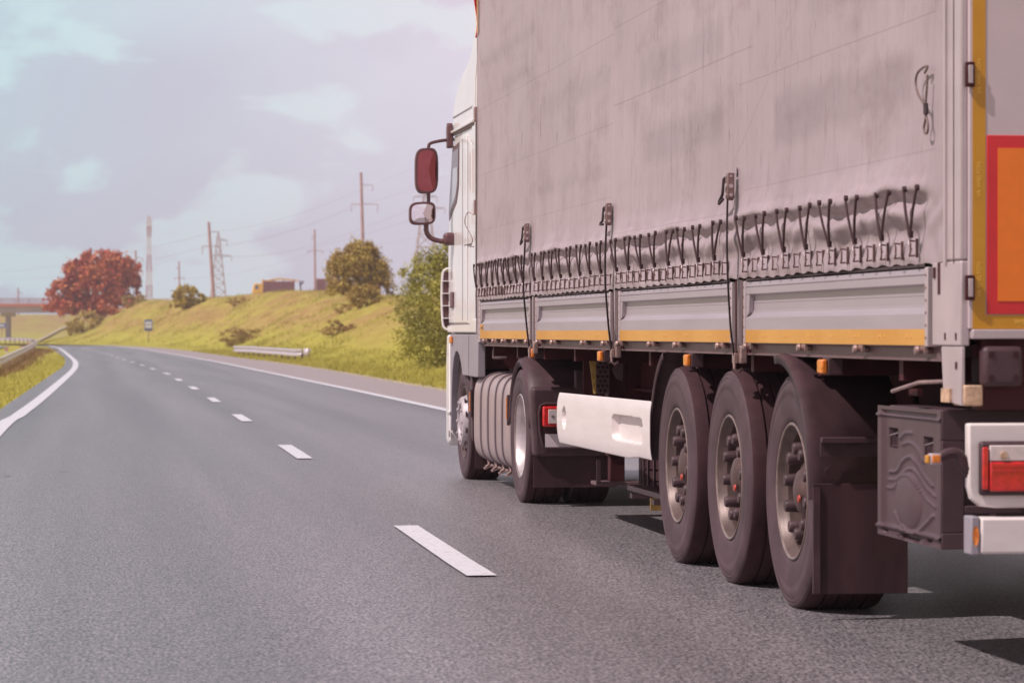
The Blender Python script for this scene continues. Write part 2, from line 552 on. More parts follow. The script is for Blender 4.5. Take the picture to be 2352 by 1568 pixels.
# ------------------------------------------------------------------ mesh helper
class MB:
    """collects shapes in world coordinates; build() links them as ONE mesh object"""

    def __init__(s):
        s.v = []
        s.f = []

    def quad(s, pts):
        n = len(s.v)
        s.v += [tuple(p) for p in pts]
        s.f.append(tuple(range(n, n + len(pts))))
        return s

    def box(s, x0, x1, y0, y1, z0, z1):
        n = len(s.v)
        s.v += [(x0, y0, z0), (x1, y0, z0), (x1, y1, z0), (x0, y1, z0), (x0, y0, z1), (x1, y0, z1), (x1, y1, z1), (x0, y1, z1)]
        s.f += [tuple(n + i for i in q) for q in ((0, 3, 2, 1), (4, 5, 6, 7), (0, 1, 5, 4), (1, 2, 6, 5), (2, 3, 7, 6), (3, 0, 4, 7))]
        return s

    def bar(s, a, b, w=0.05, h=None, up=(0, 0, 1)):
        """box beam between two points"""
        a, b = Vector(a), Vector(b)
        h = h or w
        d = (b - a).normalized()
        u = Vector(up)
        if abs(d.dot(u)) > 0.95:
            u = Vector((0, 1, 0))
        sd_ = d.cross(u).normalized()
        u = sd_.cross(d).normalized()
        n = len(s.v)
        for c in (a, b):
            for i, j in ((-1, -1), (1, -1), (1, 1), (-1, 1)):
                s.v.append(tuple(c + sd_ * i * w / 2 + u * j * h / 2))
        s.f += [tuple(n + i for i in q) for q in ((0, 1, 2, 3), (7, 6, 5, 4), (0, 4, 5, 1), (1, 5, 6, 2), (2, 6, 7, 3), (3, 7, 4, 0))]
        return s

    def tube(s, pts, r, seg=8, r2=None, cap=True):
        pts = [Vector(p) for p in pts]
        n0 = len(s.v)
        m = len(pts)
        prev = None
        for i, p in enumerate(pts):
            d = (pts[min(i + 1, m - 1)] - pts[max(i - 1, 0)])
            if d.length < 1e-9:
                d = Vector((0, 0, 1))
            d.normalize()
            if prev is None:
                u = d.cross(Vector((0, 0, 1)))
                if u.length < 0.1:
                    u = d.cross(Vector((0, 1, 0)))
            else:
                u = prev - d * prev.dot(d)
            u.normalize()
            prev = u
            v = d.cross(u)
            rr = r if r2 is None else r + (r2 - r) * i / max(1, m - 1)
            for k in range(seg):
                a = 2 * PI * k / seg
                s.v.append(tuple(p + u * math.cos(a) * rr + v * math.sin(a) * rr))
        for i in range(m - 1):
            for k in range(seg):
                a = n0 + i * seg + k
                b = n0 + i * seg + (k + 1) % seg
                s.f.append((a, b, b + seg, a + seg))
        if cap:
            s.f.append(tuple(n0 + k for k in reversed(range(seg))))
            s.f.append(tuple(n0 + (m - 1) * seg + k for k in range(seg)))
        return s

    def prism(s, poly, x0, x1, axis='x'):
        """polygon in the other two axes, extruded along axis"""
        n = len(s.v)
        k = len(poly)
        for x in (x0, x1):
            for a, b in poly:
                s.v.append({'x': (x, a, b), 'y': (a, x, b), 'z': (a, b, x)}[axis])
        s.f.append(tuple(n + i for i in range(k)))
        s.f.append(tuple(n + k + i for i in reversed(range(k))))
        for i in range(k):
            j = (i + 1) % k
            s.f.append((n + i, n + k + i, n + k + j, n + j))
        return s

    def sweep(s, prof, y0, y1):
        """open profile of (x, z) swept along y"""
        n = len(s.v)
        for y in (y0, y1):
            s.v += [(x, y, z) for x, z in prof]
        k = len(prof)
        for i in range(k - 1):
            s.f.append((n + i, n + i + 1, n + k + i + 1, n + k + i))
        return s

    def lathe(s, prof, c, seg=48, axis='x'):
        """profile of (offset, radius) about an axis through c"""
        n0 = len(s.v)
        m = len(prof)
        for o, r in prof:
            for k in range(seg):
                a = 2 * PI * k / seg
                p, q = r * math.cos(a), r * math.sin(a)
                s.v.append({'x': (c[0] + o, c[1] + p, c[2] + q), 'z': (c[0] + p, c[1] + q, c[2] + o),
                            'y': (c[0] + p, c[1] + o, c[2] + q)}[axis])
        for i in range(m - 1):
            for k in range(seg):
                a = n0 + i * seg + k
                b = n0 + i * seg + (k + 1) % seg
                s.f.append((a, b, b + seg, a + seg))
        return s

    def grid(s, fn, nu, nv):
        n0 = len(s.v)
        for j in range(nv):
            for i in range(nu):
                s.v.append(tuple(fn(i / (nu - 1), j / (nv - 1))))
        for j in range(nv - 1):
            for i in range(nu - 1):
                a = n0 + j * nu + i
                s.f.append((a, a + 1, a + nu + 1, a + nu))
        return s

    def build(s, name, m, parent=None, bev=0.0, ang=35, solid=0.0, seg=2, flat=False):
        me = bpy.data.meshes.new(name)
        off = WORLD_OFF(parent)
        me.from_pydata([(x - off[0], y - off[1], z - off[2]) for x, y, z in s.v], [], s.f)
        me.validate()
        bm_ = bmesh.new()
        bm_.from_mesh(me)
        bmesh.ops.recalc_face_normals(bm_, faces=bm_.faces)
        bm_.to_mesh(me)
        bm_.free()
        if not flat:
            me.polygons.foreach_set('use_smooth', [True] * len(me.polygons))
            me.set_sharp_from_angle(angle=rad(ang))
        me.materials.append(m)
        o = bpy.data.objects.new(name, me)
        COL.objects.link(o)
        if parent:
            o.parent = parent
        if solid:
            md = o.modifiers.new('solid', 'SOLIDIFY')
            md.thickness = solid
            md.offset = 0
        if bev:
            md = o.modifiers.new('bevel', 'BEVEL')
            md.width = bev
            md.segments = seg
            md.limit_method = 'ANGLE'
            md.angle_limit = rad(40)
            md.harden_normals = False
        return o


def WORLD_OFF(o):
    x = Vector((0, 0, 0))
    while o is not None:
        x += o.location
        o = o.parent
    return x


def thing(name, label, cat, loc=(0, 0, 0), group=None):
    o = bpy.data.objects.new(name, None)
    o.empty_display_size = 0.3
    COL.objects.link(o)
    o.location = loc
    tag(o, label, cat, group)
    return o


def tag(o, label=None, cat=None, group=None, kind=None):
    if label:
        o['label'] = label
    if cat:
        o['category'] = cat
    if group:
        o['group'] = group
    if kind:
        o['kind'] = kind
    return o


def struct(o, label=None, kind='structure', cat=None):
    o['kind'] = kind
    if label:
        o['label'] = label
    if cat:
        o['category'] = cat
    return o


def dup(o, parent, loc=None, rot=None):
    """copy of a part and its sub-parts"""
    c = o.copy()
    COL.objects.link(c)
    c.parent = parent
    if loc is not None:
        c.location = loc
    if rot is not None:
        c.rotation_euler = rot
    for ch in o.children:
        d = ch.copy()
        COL.objects.link(d)
        d.parent = c
    return c


def interp(pts, y):
    if y <= pts[0][0]:
        return pts[0][1]
    for (a, b), (c, d) in zip(pts, pts[1:]):
        if y <= c:
            return b + (d - b) * (y - a) / (c - a)
    return pts[-1][1]


def smooth_curve(pts, n):
    """Catmull-Rom through points -> n points"""
    P = [Vector(p) for p in pts]
    P = [P[0] * 2 - P[1]] + P + [P[-1] * 2 - P[-2]]
    m = len(P) - 3
    res = []
    for k in range(n):
        t = k / (n - 1) * m
        i = min(int(t), m - 1)
        f = t - i
        a, b, c, d = P[i:i + 4]
        res.append(0.5 * ((2 * b) + (c - a) * f + (2 * a - 5 * b + 4 * c - d) * f * f + (3 * b - a - 3 * c + d) * f ** 3))
    return res


# ================================================================== GROUND
gm = MB()
gm.grid(lambda a, b: (-900 + 1900 * a, -80 + 1480 * b, -1.6), 40, 40)
ground = struct(gm.build('ground', M_GRASS), 'grass land reaching to the horizon')

# right edge of the asphalt paired with the crest of the embankment beside it
pairs = [((7.5, -30), (21, -30, 3.2)), ((7.5, 30), (21, 40, 3.2)), ((7.5, 62), (21, 80, 3.2)), ((7.75, 100), (21, 130, 3.3)),
         ((7.5, 130), (20.5, 170, 3.4)), ((7.1, 160), (19.8, 199, 3.55)), ((6.6, 200), (20.3, 238, 4.4)),
         ((6.1, 224), (19, 268, 4.95)), ((5.3, 245), (16, 298, 4.97)), ((4.1, 265), (12.5, 317, 4.8)),
         ((3.0, 277), (10.4, 337, 4.8)), ((1.6, 291), (6.9, 357, 4.9)), ((-1.2, 306), (3.9, 371, 3.5)),
         ((-5, 322), (0.8, 387, 1.9)), ((-12, 337), (-3.6, 400, 0.5)), ((-40, 350), (-40, 430, 0.25))]
NB = 170
edgeR = smooth_curve([(a[0], a[1], 0) for a, b in pairs], NB)
crest = smooth_curve([b for a, b in pairs], NB)


def vnoise(x, y, s=1.0):
    return (math.sin(x * 1.3 * s + 1.7 * math.sin(y * 0.7 * s)) + math.sin(y * 1.1 * s + 1.3 * math.sin(x * 0.9 * s + 2)) +
            0.6 * math.sin(x * 2.9 * s + y * 2.3 * s)) / 2.6


prof = [(0, 0), (0.02, 0.004), (0.08, 0.012), (0.14, 0.02), (0.20, 0.05), (0.27, 0.12), (0.36, 0.25), (0.46, 0.40), (0.56, 0.56),
        (0.66, 0.72), (0.75, 0.85), (0.83, 0.93), (0.90, 0.975), (0.96, 0.995), (1.0, 1.0)]
em = MB()
NC = 44


def emb(a, b):
    i = a * (NB - 1)
    k = min(int(i), NB - 1)
    e, c = edgeR[k], crest[k]
    if b <= 0.8:
        s_ = b / 0.8
        h = interp(prof, s_)
        p = e.lerp(c, s_)
        z = c.z * h
        amp = min(1, s_ * 5) * (1 if s_ < 0.9 else (1 - s_) * 10)
        z += amp * (0.10 * vnoise(p.x, p.y, 0.35) + 0.05 * vnoise(p.x, p.y, 1.2))
        return (p.x, p.y, max(z, 0.0 if s_ == 0 else -0.1))
    s_ = (b - 0.8) / 0.2
    d = Vector((c.x - e.x, c.y - e.y)).normalized()
    return (c.x + d.x * 55 * s_, c.y + d.y * 20 * s_, c.z * (1 - 0.15 * s_) - 3.2 * s_ ** 3)


em.grid(emb, NB, NC)
embank = struct(em.build('embankment', M_GRASS, ang=80), 'grassy embankment rising right of the road')

# left verge: falls away from the asphalt into a shallow ditch
leftE = smooth_curve([(-1.6, -30, 0), (-1.5, 15, 0), (-1.42, 45, 0), (-1.3, 62, 0), (-1.02, 96, 0), (-0.92, 115, 0), (-1.2, 150, 0),
                      (-2.0, 190, 0), (-2.9, 235, 0), (-4.2, 275, 0), (-9, 300, 0), (-18, 318, 0), (-40, 330, 0)], 120)


def lverge(a, b):
    k = min(int(a * 119), 119)
    e = leftE[k]
    d = 160 * b ** 2.2
    far = interp([(-30, -0.65), (150, -0.62), (200, -0.25), (260, -0.12), (400, -0.1)], e.y)
    z = far * min(1, (d / 3.2)) ** 1.2 + (0.03 * vnoise(e.x - d, e.y, 1.0) if d > 0.5 else 0)
    if e.y > 295:
        return (e.x - d * 0.4, e.y + d * 0.02, z)
    return (e.x - d, e.y, z)


lm = MB()
lm.grid(lverge, 120, 40)
lv = struct(lm.build('verge', M_GRASS, ang=80), 'grass verge left of the road')

# land beyond the curve, running up to a low ridge
fm = MB()
fm.grid(lambda a, b: (-260 + 330 * a, 320 + 560 * b,
                      -0.35 + (6.2 * max(0, min(1, (b * 560 + 320 - 690) / 110)) ** 1.3) + 0.15 * vnoise(a * 330, b * 560, 0.1)), 60, 90)
struct(fm.build('meadow', M_GRASS, ang=80), 'meadow rising behind the overpass')
# approach embankment of the crossing road
am = MB()
am.grid(lambda a, b: (-4 + 190 * a, 620 + 90 * b,
                      interp([(0, 0), (0.3, 1), (0.7, 1), (1, 0)], b) * interp([(0, 6.2), (0.1, 7.2), (0.22, 8.35), (1, 9.0)], a) - 0.3), 60, 31)
struct(am.build('hill', M_GRASS, ang=80), 'approach embankment carrying the crossing road')

# road
N_R = 170
roadR = [p.copy() for p in edgeR]


def left_at(y):
    pts = [(p.y, p.x) for p in leftE]
    return interp(pts, y)


rm = MB()
ys = [(-30 + i * 2.5) for i in range(121)]
edge_pts = sorted([(p.y, p.x) for p in edgeR])


def right_at(y):
    return interp(edge_pts, y)


for y in ys:
    pass


def roadz(y):
    return 0.0 if y < 285 else -((y - 285) / 30) ** 2 * 0.3


def rd(a, b):
    y = -30 + 350 * a
    x0, x1 = left_at(y) - 0.02, right_at(y) + 0.02
    return (x0 + (x1 - x0) * b, y, 0.012 + roadz(y))


rm.grid(rd, 200, 8)
road = struct(rm.build('road', M_ASPH, ang=80), 'two lane asphalt carriageway curving left')

# hard shoulder as its own sheet
lineR = smooth_curve([(5.62, -30, 0), (5.62, 50, 0), (5.55, 74, 0), (5.42, 100, 0), (5.27, 126, 0), (4.72, 171, 0), (3.9, 217, 0), (2.2, 273, 0),
                      (0.0, 292, 0)], 120)
lr_pts = [(p.y, p.x) for p in lineR]
shm = MB()
shm.grid(lambda a, b: (lambda y: (interp(lr_pts, y) + 0.12 + (right_at(y) - interp(lr_pts, y) - 0.14) * b, y, 0.017))(-30 + 318 * a), 140, 4)
struct(shm.build('shoulder', M_SHOULDER, road, ang=80))


def stripe(name, fx, y0, y1, wd, n, z=0.021):
    mb = MB()
    mb.grid(lambda a, b: (lambda y: (fx(y) + wd * (b - 0.5), y, z + roadz(y)))(y0 + (y1 - y0) * a), n, 2)
    return mb.build(name, M_PAINTL, road, ang=80)


lineL = smooth_curve([(-1.15, -30, 0), (-1.15, 35, 0), (-1.05, 45, 0), (-0.92, 55, 0), (-0.75, 72, 0), (-0.56, 94, 0), (-0.5, 110, 0), (-0.6, 130, 0),
                      (-0.95, 155, 0), (-1.5, 190, 0), (-2.4, 240, 0), (-3.6, 280, 0)], 140)
ll_pts = [(p.y, p.x) for p in lineL]
stripe('edge_line', lambda y: interp(ll_pts, y), -30, 282, 0.21, 180)
stripe('edge_line', lambda y: interp(lr_pts, y), -30, 285, 0.20, 180)
dash_x = [(0, 1.97), (16, 1.97), (31, 2.10), (44, 2.18), (60, 2.28), (90, 2.31), (105, 2.08), (115, 1.96), (126, 1.77), (145, 1.43),
          (161, 1.2), (177, 0.95), (215, 0.2), (260, -0.9)]
for k in range(-1, 20):
    y0 = 15.2 + 14.35 * k if k < 2 else 42.0 + 11.75 * (k - 2)
    if k == -1:
        y0 = 1.5
    if y0 > 262:
        break
    stripe('lane_dash', lambda y: interp(dash_x, y), y0, y0 + 4.0 - (0.4 if k > 0 else 0), 0.155, 6)

# turn-off carriageway seen inside the guardrail bend
rp = MB()
rp.grid(lambda a, b: (-7.3 - 14 * b, 195 + 90 * a, 0.05 - 0.1), 12, 4)
ramp = struct(rp.build('ramp_road', M_ASPH), 'slip road inside the guardrail bend')
rl = MB()
rl.grid(lambda a, b: (-7.5 + 0.3 * b - 0.9 * math.sin(a * PI) - 0.6, 196 + 88 * a, 0.02 - 0.05 + 0.012), 20, 2)
rl.build('edge_line', M_PAINTL, ramp)

# terrain ray-cast for placing things on the slope
bpy.context.view_layer.update()
dg = bpy.context.evaluated_depsgraph_get()
BV = {n: BVHTree.FromObject(o, dg) for n, o in (('e', embank), ('l', lv))}


def on(u, v, k='e'):
    h = BV[k].ray_cast(Vector((0, 0, HC)), ray(u, v).normalized())
    return h[0]


def zat(x, y, k='e'):
    h = BV[k].ray_cast(Vector((x, y, 60)), Vector((0, 0, -1)))
    return h[0].z if h[0] else 0.0


# gravel path climbing beside the red tree
pa = MB()
cl = smooth_curve([AT(88, 784, 330), AT(112, 772, 350), AT(140, 757, 370), AT(176, 741, 392)], 20)
for i in range(19):
    a, b = cl[i], cl[i + 1]
    d = Vector((0.26, 0.1, 0))
    pa.quad([a - d, a + d, b + d, b - d])
struct(pa.build('path', M_PATH, solid=0.25), 'pale gravel path climbing past the copper tree')


# ================================================================== VEGETATION
def leafmesh(name, blobs, count, size, m, parent, flip=True, seed=1):
    """leaf-sized quads through the outer volume of several ellipsoids; blobs (cx,cy,cz,rx,ry,rz)"""
    r = np.random.default_rng(seed)
    vol = np.array([b[3] * b[4] * b[5] for b in blobs]) ** 0.75
    nb = (vol / vol.sum() * count).astype(int)
    V = []
    for b, n in zip(blobs, nb):
        # clumps spread over the ellipsoid, leaves spread round each clump
        nc = max(6, n // (75 if flip else 60))
        d = r.normal(size=(nc, 3))
        d /= np.linalg.norm(d, axis=1)[:, None]
        if flip:
            d[:, 2] = np.where(d[:, 2] < -0.4, -d[:, 2] * 0.5, d[:, 2])
        rr = r.uniform(0.55, 1.06, (nc, 1)) ** 0.6
        cc = d * rr
        idx = r.integers(0, nc, n)
        pts = cc[idx] + r.normal(size=(n, 3)) * (0.115 * r.uniform(0.6, 1.3, nc)[idx])[:, None]
        pts = pts * np.array(b[3:6]) + np.array(b[:3])
        V.append(pts)
    P = np.concatenate(V)
    n = len(P)
    a = r.normal(size=(n, 3))
    a /= np.linalg.norm(a, axis=1)[:, None]
    bb = np.cross(a, r.normal(size=(n, 3)))
    bb /= np.linalg.norm(bb, axis=1)[:, None]
    s1 = (size * r.uniform(0.6, 1.35, (n, 1)))
    q = np.stack([P - a * s1, P - bb * s1 * 0.55, P + a * s1, P + bb * s1 * 0.55], 1).reshape(-1, 3)
    off = WORLD_OFF(parent)
    q = q - np.array(off)
    me = bpy.data.meshes.new(name)
    me.vertices.add(4 * n)
    me.vertices.foreach_set('co', q.ravel())
    me.loops.add(4 * n)
    me.loops.foreach_set('vertex_index', np.arange(4 * n))
    me.polygons.add(n)
    me.polygons.foreach_set('loop_start', np.arange(0, 4 * n, 4))
    me.update()
    me.validate()
    me.materials.append(m)
    o = bpy.data.objects.new(name, me)
    COL.objects.link(o)
    o.parent = parent
    return o


def trunk(parent, base, top, r0, limbs, m=M_BARK, seed=3):
    r = random.Random(seed)
    mb = MB()
    base, top = Vector(base), Vector(top)
    mid = base.lerp(top, 0.5) + Vector((r.uniform(-.2, .2), 0, 0))
    mb.tube([base, mid, top], r0, 8, r0 * 0.35)
    for lp in limbs:
        st = base.lerp(top, r.uniform(0.35, 0.9))
        lp = Vector(lp)
        mb.tube([st, st.lerp(lp, 0.5) + Vector((0, 0, 0.12 * (lp - st).length)), lp], r0 * 0.4, 6, r0 * 0.1)
    return mb.build('trunk', m, parent)


def tree(name, label, cat, u, v_base, t, rx, h, blobs, m, count, size, group=None, seed=1, base=None, low=0.0, clr=0.2):
    b = base or AT(u, v_base, t)
    root = thing(name, label, cat, b, group)
    bl = []
    for (dx, dz, sx, sz) in blobs:
        bl.append((b.x + dx * rx, b.y + random.uniform(-.3, .3) * rx, b.z + dz * h, sx * rx, sx * rx * 0.95, sz * h))
    leafmesh('crown', bl, count, size, m, root, flip=(cat == 'tree'), seed=seed)
    trunk(root, (b.x, b.y, b.z - 0.3), (b.x, b.y, b.z + h * 0.72), (0.045 if cat == 'tree' else 0.016) * h ** 0.9 * 0.8, [(q[0], q[1], q[2]) for q in bl], seed=seed)
    return root


tree('copper_tree', 'big broad tree with copper red leaves at the end of the embankment', 'tree', 222, 762, 385, 6.1, 10.6,
     [(0.0, 0.55, 0.62, 0.30), (0.45, 0.76, 0.42, 0.20), (0.05, 0.82, 0.45, 0.17), (-0.35, 0.72, 0.34, 0.17), (0.62, 0.52, 0.33, 0.20),
      (-0.55, 0.5, 0.42, 0.20), (-0.75, 0.28, 0.36, 0.17), (-0.3, 0.28, 0.5, 0.20), (0.3, 0.3, 0.5, 0.20), (0.25, 0.60, 0.55, 0.2)],
     M_REDLEAF, 26000, 0.24, seed=11)
tree('bush', 'low russet bush in front of the copper red tree', 'bush', 200, 768, 350, 2.3, 2.9,
     [(0, 0.45, 0.8, 0.45), (0.6, 0.35, 0.5, 0.35), (-0.6, 0.3, 0.5, 0.3)], M_ORLEAF, 3500, 0.15, seed=12)
p = on(305, 702) or AT(305, 700, 365)
tree('bush', 'small brown bush on the embankment top right of the copper tree', 'bush', 0, 0, 0, 1.7, 1.3,
     [(0, 0.4, 0.9, 0.5), (0.6, 0.3, 0.5, 0.4)], M_BRLEAF, 2200, 0.12, seed=13, base=p)
p = on(430, 708) or AT(430, 708, 330)
tree('bush', 'round yellow green bush on the crest between the lattice mast and the tall poles', 'bush', 0, 0, 0, 1.85, 2.2,
     [(-0.1, 0.5, 0.72, 0.5), (0.5, 0.42, 0.55, 0.38), (-0.5, 0.3, 0.5, 0.4)], M_YLLEAF, 5000, 0.12, seed=14, base=p)
p = on(555, 789)
S5 = (p.y / 180.0) if p else 1
tree('bush', 'dark olive bush low on the slope above the left end of the short guardrail', 'bush', 0, 0, 0, 1.35 * S5, 1.15 * S5,
     [(-0.35, 0.35, 0.6, 0.5), (0.4, 0.3, 0.6, 0.45), (0, 0.15, 0.9, 0.3), (0.75, 0.15, 0.4, 0.25)], M_BRLEAF, 6500, 0.055, seed=15, base=p)
p = on(782, 764)
tree('bush', 'sparse olive bush halfway up the slope below the bronze tree', 'bush', 0, 0, 0, 0.95, 0.85,
     [(-0.3, 0.3, 0.6, 0.45), (0.5, 0.2, 0.6, 0.35), (0, 0.1, 1.0, 0.3)], M_BRLEAF, 4500, 0.045, seed=16, base=p)
p = on(832, 706)
tree('bush', 'brown bush growing at the foot of the bronze tree', 'bush', 0, 0, 0, 1.1, 1.35,
     [(-0.3, 0.45, 0.65, 0.45), (0.45, 0.5, 0.6, 0.5)], M_ORLEAF, 4500, 0.06, seed=17, base=p)
p = on(547, 700)
tree('bush', 'faint low shrub on the upper slope under the yellow truck', 'bush', 0, 0, 0, 1.3, 0.7,
     [(0, 0.4, 0.9, 0.5)], M_BRLEAF, 1500, 0.07, seed=18, base=p)
p = on(790, 718)
tree('bush', 'tiny shrub on the slope left of the bush under the bronze tree', 'bush', 0, 0, 0, 0.6, 0.55,
     [(0, 0.4, 0.9, 0.5)], M_BRLEAF, 1200, 0.05, seed=19, base=p)
p = on(822, 694) or AT(822, 690, 215)
TZ = p.y / 210.0
tree('round_tree', 'round bronze leaved tree on the crest right of the log trucks', 'tree', 0, 0, 0, 2.35 * TZ, 4.3 * TZ,
     [(0, 0.55, 0.75, 0.40), (0.45, 0.5, 0.5, 0.32), (-0.45, 0.48, 0.5, 0.34), (0.1, 0.8, 0.5, 0.19), (-0.55, 0.2, 0.40, 0.24), (0.55, 0.22, 0.45, 0.26), (0, 0.15, 0.6, 0.22)],
     M_ORLEAF, 34000, 0.072, seed=20, base=p)
# the big thicket behind the cab
b0 = GR(985, 846, 0.15)
tree('thicket', 'tall dense olive green thicket beside the white truck cab', 'shrub', 0, 0, 0, 2.5, 4.15,
     [(0.1, 0.5, 0.62, 0.42), (0.6, 0.6, 0.55, 0.42), (-0.25, 0.45, 0.48, 0.38), (0.15, 0.78, 0.4, 0.2), (-0.1, 0.2, 0.62, 0.22), (1.0, 0.5, 0.6, 0.45),
      (0.75, 0.82, 0.4, 0.22), (-0.3, 0.72, 0.3, 0.18)],
     M_GRLEAF, 52000, 0.042, seed=21, base=Vector((b0.x + 0.9, b0.y + 1.5, 0.1)))


# grass blades along the verges (stuff)
def blades(name, pts, h, m, label, seed):
    r = np.random.default_rng(seed)
    P = np.array(pts)
    n = len(P)
    ang = r.uniform(0, 2 * PI, n)
    wd = 0.012 + 0.012 * r.random(n)
    hh = h * r.uniform(0.4, 1.3, n)
    dx, dy = np.cos(ang) * wd * h / 0.2, np.sin(ang) * wd * h / 0.2
    lean = r.normal(size=(n, 2)) * (0.3 * hh)[:, None]
    A = P + np.stack([dx, dy, -0.02 * np.ones(n)], 1)
    B = P - np.stack([dx, dy, 0.02 * np.ones(n)], 1)
    C = P + np.stack([lean[:, 0], lean[:, 1], hh], 1)
    q = np.stack([A, B, C], 1).reshape(-1, 3)
    me = bpy.data.meshes.new(name)
    me.vertices.add(3 * n)
    me.vertices.foreach_set('co', q.ravel())
    me.loops.add(3 * n)
    me.loops.foreach_set('vertex_index', np.arange(3 * n))
    me.polygons.add(n)
    me.polygons.foreach_set('loop_start', np.arange(0, 3 * n, 3))
    me.update()
    me.materials.append(m)
    o = bpy.data.objects.new(name, me)
    COL.objects.link(o)
    return tag(o, label, 'grass', kind='stuff')


pts = []
for _ in range(36000):
    y = 50 + 150 * random.random() ** 1.4
    x = right_at(y) + 0.08 + 4.0 * random.random() ** 1.2
    z = zat(x, y)
    pts.append((x, y, z))
blades('grass', pts, 0.13, M_BLADE, 'long grass along the right edge of the road', 5)
pts = []
for _ in range(26000):
    y = 38 + 130 * random.random() ** 1.5
    x = left_at(y) - 0.02 - 4.5 * random.random()
    pts.append((x, y, zat(x, y, 'l')))
blades('grass', pts, 0.09, M_BLADE, 'short green grass on the left verge inside the curve', 6)

def slope_tufts(n, seed, cl):
    r = random.Random(seed)
    out_ = []
    cen = []
    for _ in range(cl):
        k = r.randint(45, 150)
        b_ = r.uniform(0.12, 0.97)
        cen.append((k, b_))
    while len(out_) < n:
        k, b_ = r.choice(cen)
        e, c_ = edgeR[k], crest[k]
        q = e.lerp(c_, min(0.99, max(0.08, b_ + r.gauss(0, 0.02))))
        x, y = q.x + r.gauss(0, 0.5), q.y + r.gauss(0, 1.1)
        out_.append((x, y, zat(x, y)))
    return out_


blades('grass', slope_tufts(14000, 33, 320), 0.22, M_BLADE, 'yellow green tufts scattered over the embankment slope', 34)

gp = MB()
for _ in range(2600):
    y = 44 + 90 * random.random() ** 1.6
    x = right_at(y) - 0.02 + random.gauss(0, 0.10)
    r_ = random.uniform(0.008, 0.03)
    n0 = len(gp.v)
    for (a_, b_, c_) in ((1, 0, 0), (0, 1, 0), (-1, 0, 0), (0, -1, 0), (0, 0, 0.8)):
        gp.v.append((x + a_ * r_ * random.uniform(.6, 1.3), y + b_ * r_ * random.uniform(.6, 1.3), 0.022 + c_ * r_))
    gp.f += [(n0, n0 + 1, n0 + 4), (n0 + 1, n0 + 2, n0 + 4), (n0 + 2, n0 + 3, n0 + 4), (n0 + 3, n0, n0 + 4)]
tag(gp.build('gravel', M_PATH, None, flat=True), 'loose grit along the right edge of the asphalt', 'gravel', kind='stuff')

# ================================================================== GUARDRAILS
wprof = [(-0.155, 0.0), (-0.13, 0.055), (-0.07, 0.055), (-0.03, 0.0), (0.03, 0.0), (0.07, 0.055), (0.13, 0.055), (0.155, 0.0)]


def wbeam(mb, path, toward):
    """W-profile band following a path; toward = side the corrugation bulges to (+1/-1)"""
    n = len(path)
    rows = []
    for i, p_ in enumerate(path):
        d = (path[min(i + 1, n - 1)] - path[max(i - 1, 0)])
        d.z = 0
        d.normalize()
        nrm = Vector((d.y, -d.x, 0)) * toward
        rows.append([p_ + nrm * b_ + Vector((0, 0, a_)) for a_, b_ in wprof])
    k = len(wprof)
    n0 = len(mb.v)
    for r_ in rows:
        mb.v += [tuple(q) for q in r_]
    for i in range(n - 1):
        for j in range(k - 1):
            a = n0 + i * k + j
            mb.f.append((a, a + 1, a + k + 1, a + k))


# short guardrail on the right
ga, gb = GR(694, 832), GR(538, 817)
ga = Vector((ga.x, ga.y, 0)); gb = Vector((gb.x, gb.y, 0))
gz = lambda q: zat(q.x, q.y)
gr = thing('guardrail', 'short straight steel guardrail on the right verge with rounded end', 'guardrail', (ga.x, ga.y, gz(ga)))
hh_ = 0.36
path = [ga.lerp(gb, i / 12) + Vector((0, 0, gz(ga.lerp(gb, i / 12)) + hh_)) for i in range(13)]
mb = MB(); wbeam(mb, path, -1)
mb.build('rail', M_GALV, gr, solid=0.012)
for i in range(12):
    q = ga.lerp(gb, (i + 0.25) / 12)
    z0 = gz(q)
    MB().box(q.x + 0.03, q.x + 0.12, q.y - 0.06, q.y + 0.06, z0 - 0.2, z0 + 0.44).build('post', M_GALVD, gr)
q = path[0]
eb = MB()
d = (path[0] - path[1]).normalized()
nr = Vector((-d.y, d.x, 0))
for k_ in range(9):
    pass
eb.grid(lambda a, b: tuple(q + d * 0.30 * math.sin(a * PI) + Vector((0.05 + 0.30 * a * 1.0, 0, 0)) * 1.0 + Vector((0, 0, (b - 0.5) * 0.34))), 12, 2)
eb.build('end_cap', M_GALV, gr, solid=0.012)

# curved guardrail on the left
gl = smooth_curve([AT(-120, 871, 100), AT(-60, 846, 112), AT(0, 829, 126), AT(30, 815, 147), AT(56, 803, 170), AT(76, 792, 192), AT(83, 785.5, 214),
                   AT(72, 781.5, 245), AT(40, 779, 285), AT(0, 778.5, 320), AT(-60, 779, 345)], 70)
gl = [q_ - Vector((0, 0, 0.0)) for q_ in gl]
gr2 = thing('guardrail', 'long steel guardrail curling round the grass on the left', 'guardrail', (gl[10].x, gl[10].y, gl[10].z - 0.75))
mb = MB(); wbeam(mb, gl, 1)
mb.build('rail', M_GALV, gr2, solid=0.012)
for i in range(0, 68, 2):
    q = gl[i]
    MB().box(q.x - 0.12, q.x - 0.04, q.y - 0.06, q.y + 0.06, q.z - 0.75, q.z + 0.1).build('post', M_GALVD, gr2)
for u_, v_, t_ in ((64, 791, 235), (49, 797, 262)):
    q = AT(u_, v_, t_)
    MB().box(q.x - 0.08, q.x + 0.08, q.y - .03, q.y + .03, q.z - 0.12, q.z + 0.14).build('reflector', M_MASTR, gr2)
q = AT(14.5, 803, 215)
dp = thing('delineator_post', 'small red and white delineator post beside the slip road', 'post', (q.x, q.y, q.z - 0.6))
MB().box(q.x - 0.12, q.x + 0.12, q.y - .05, q.y + .05, q.z - 0.9, q.z - 0.12).build('base', M_MASTW, dp)
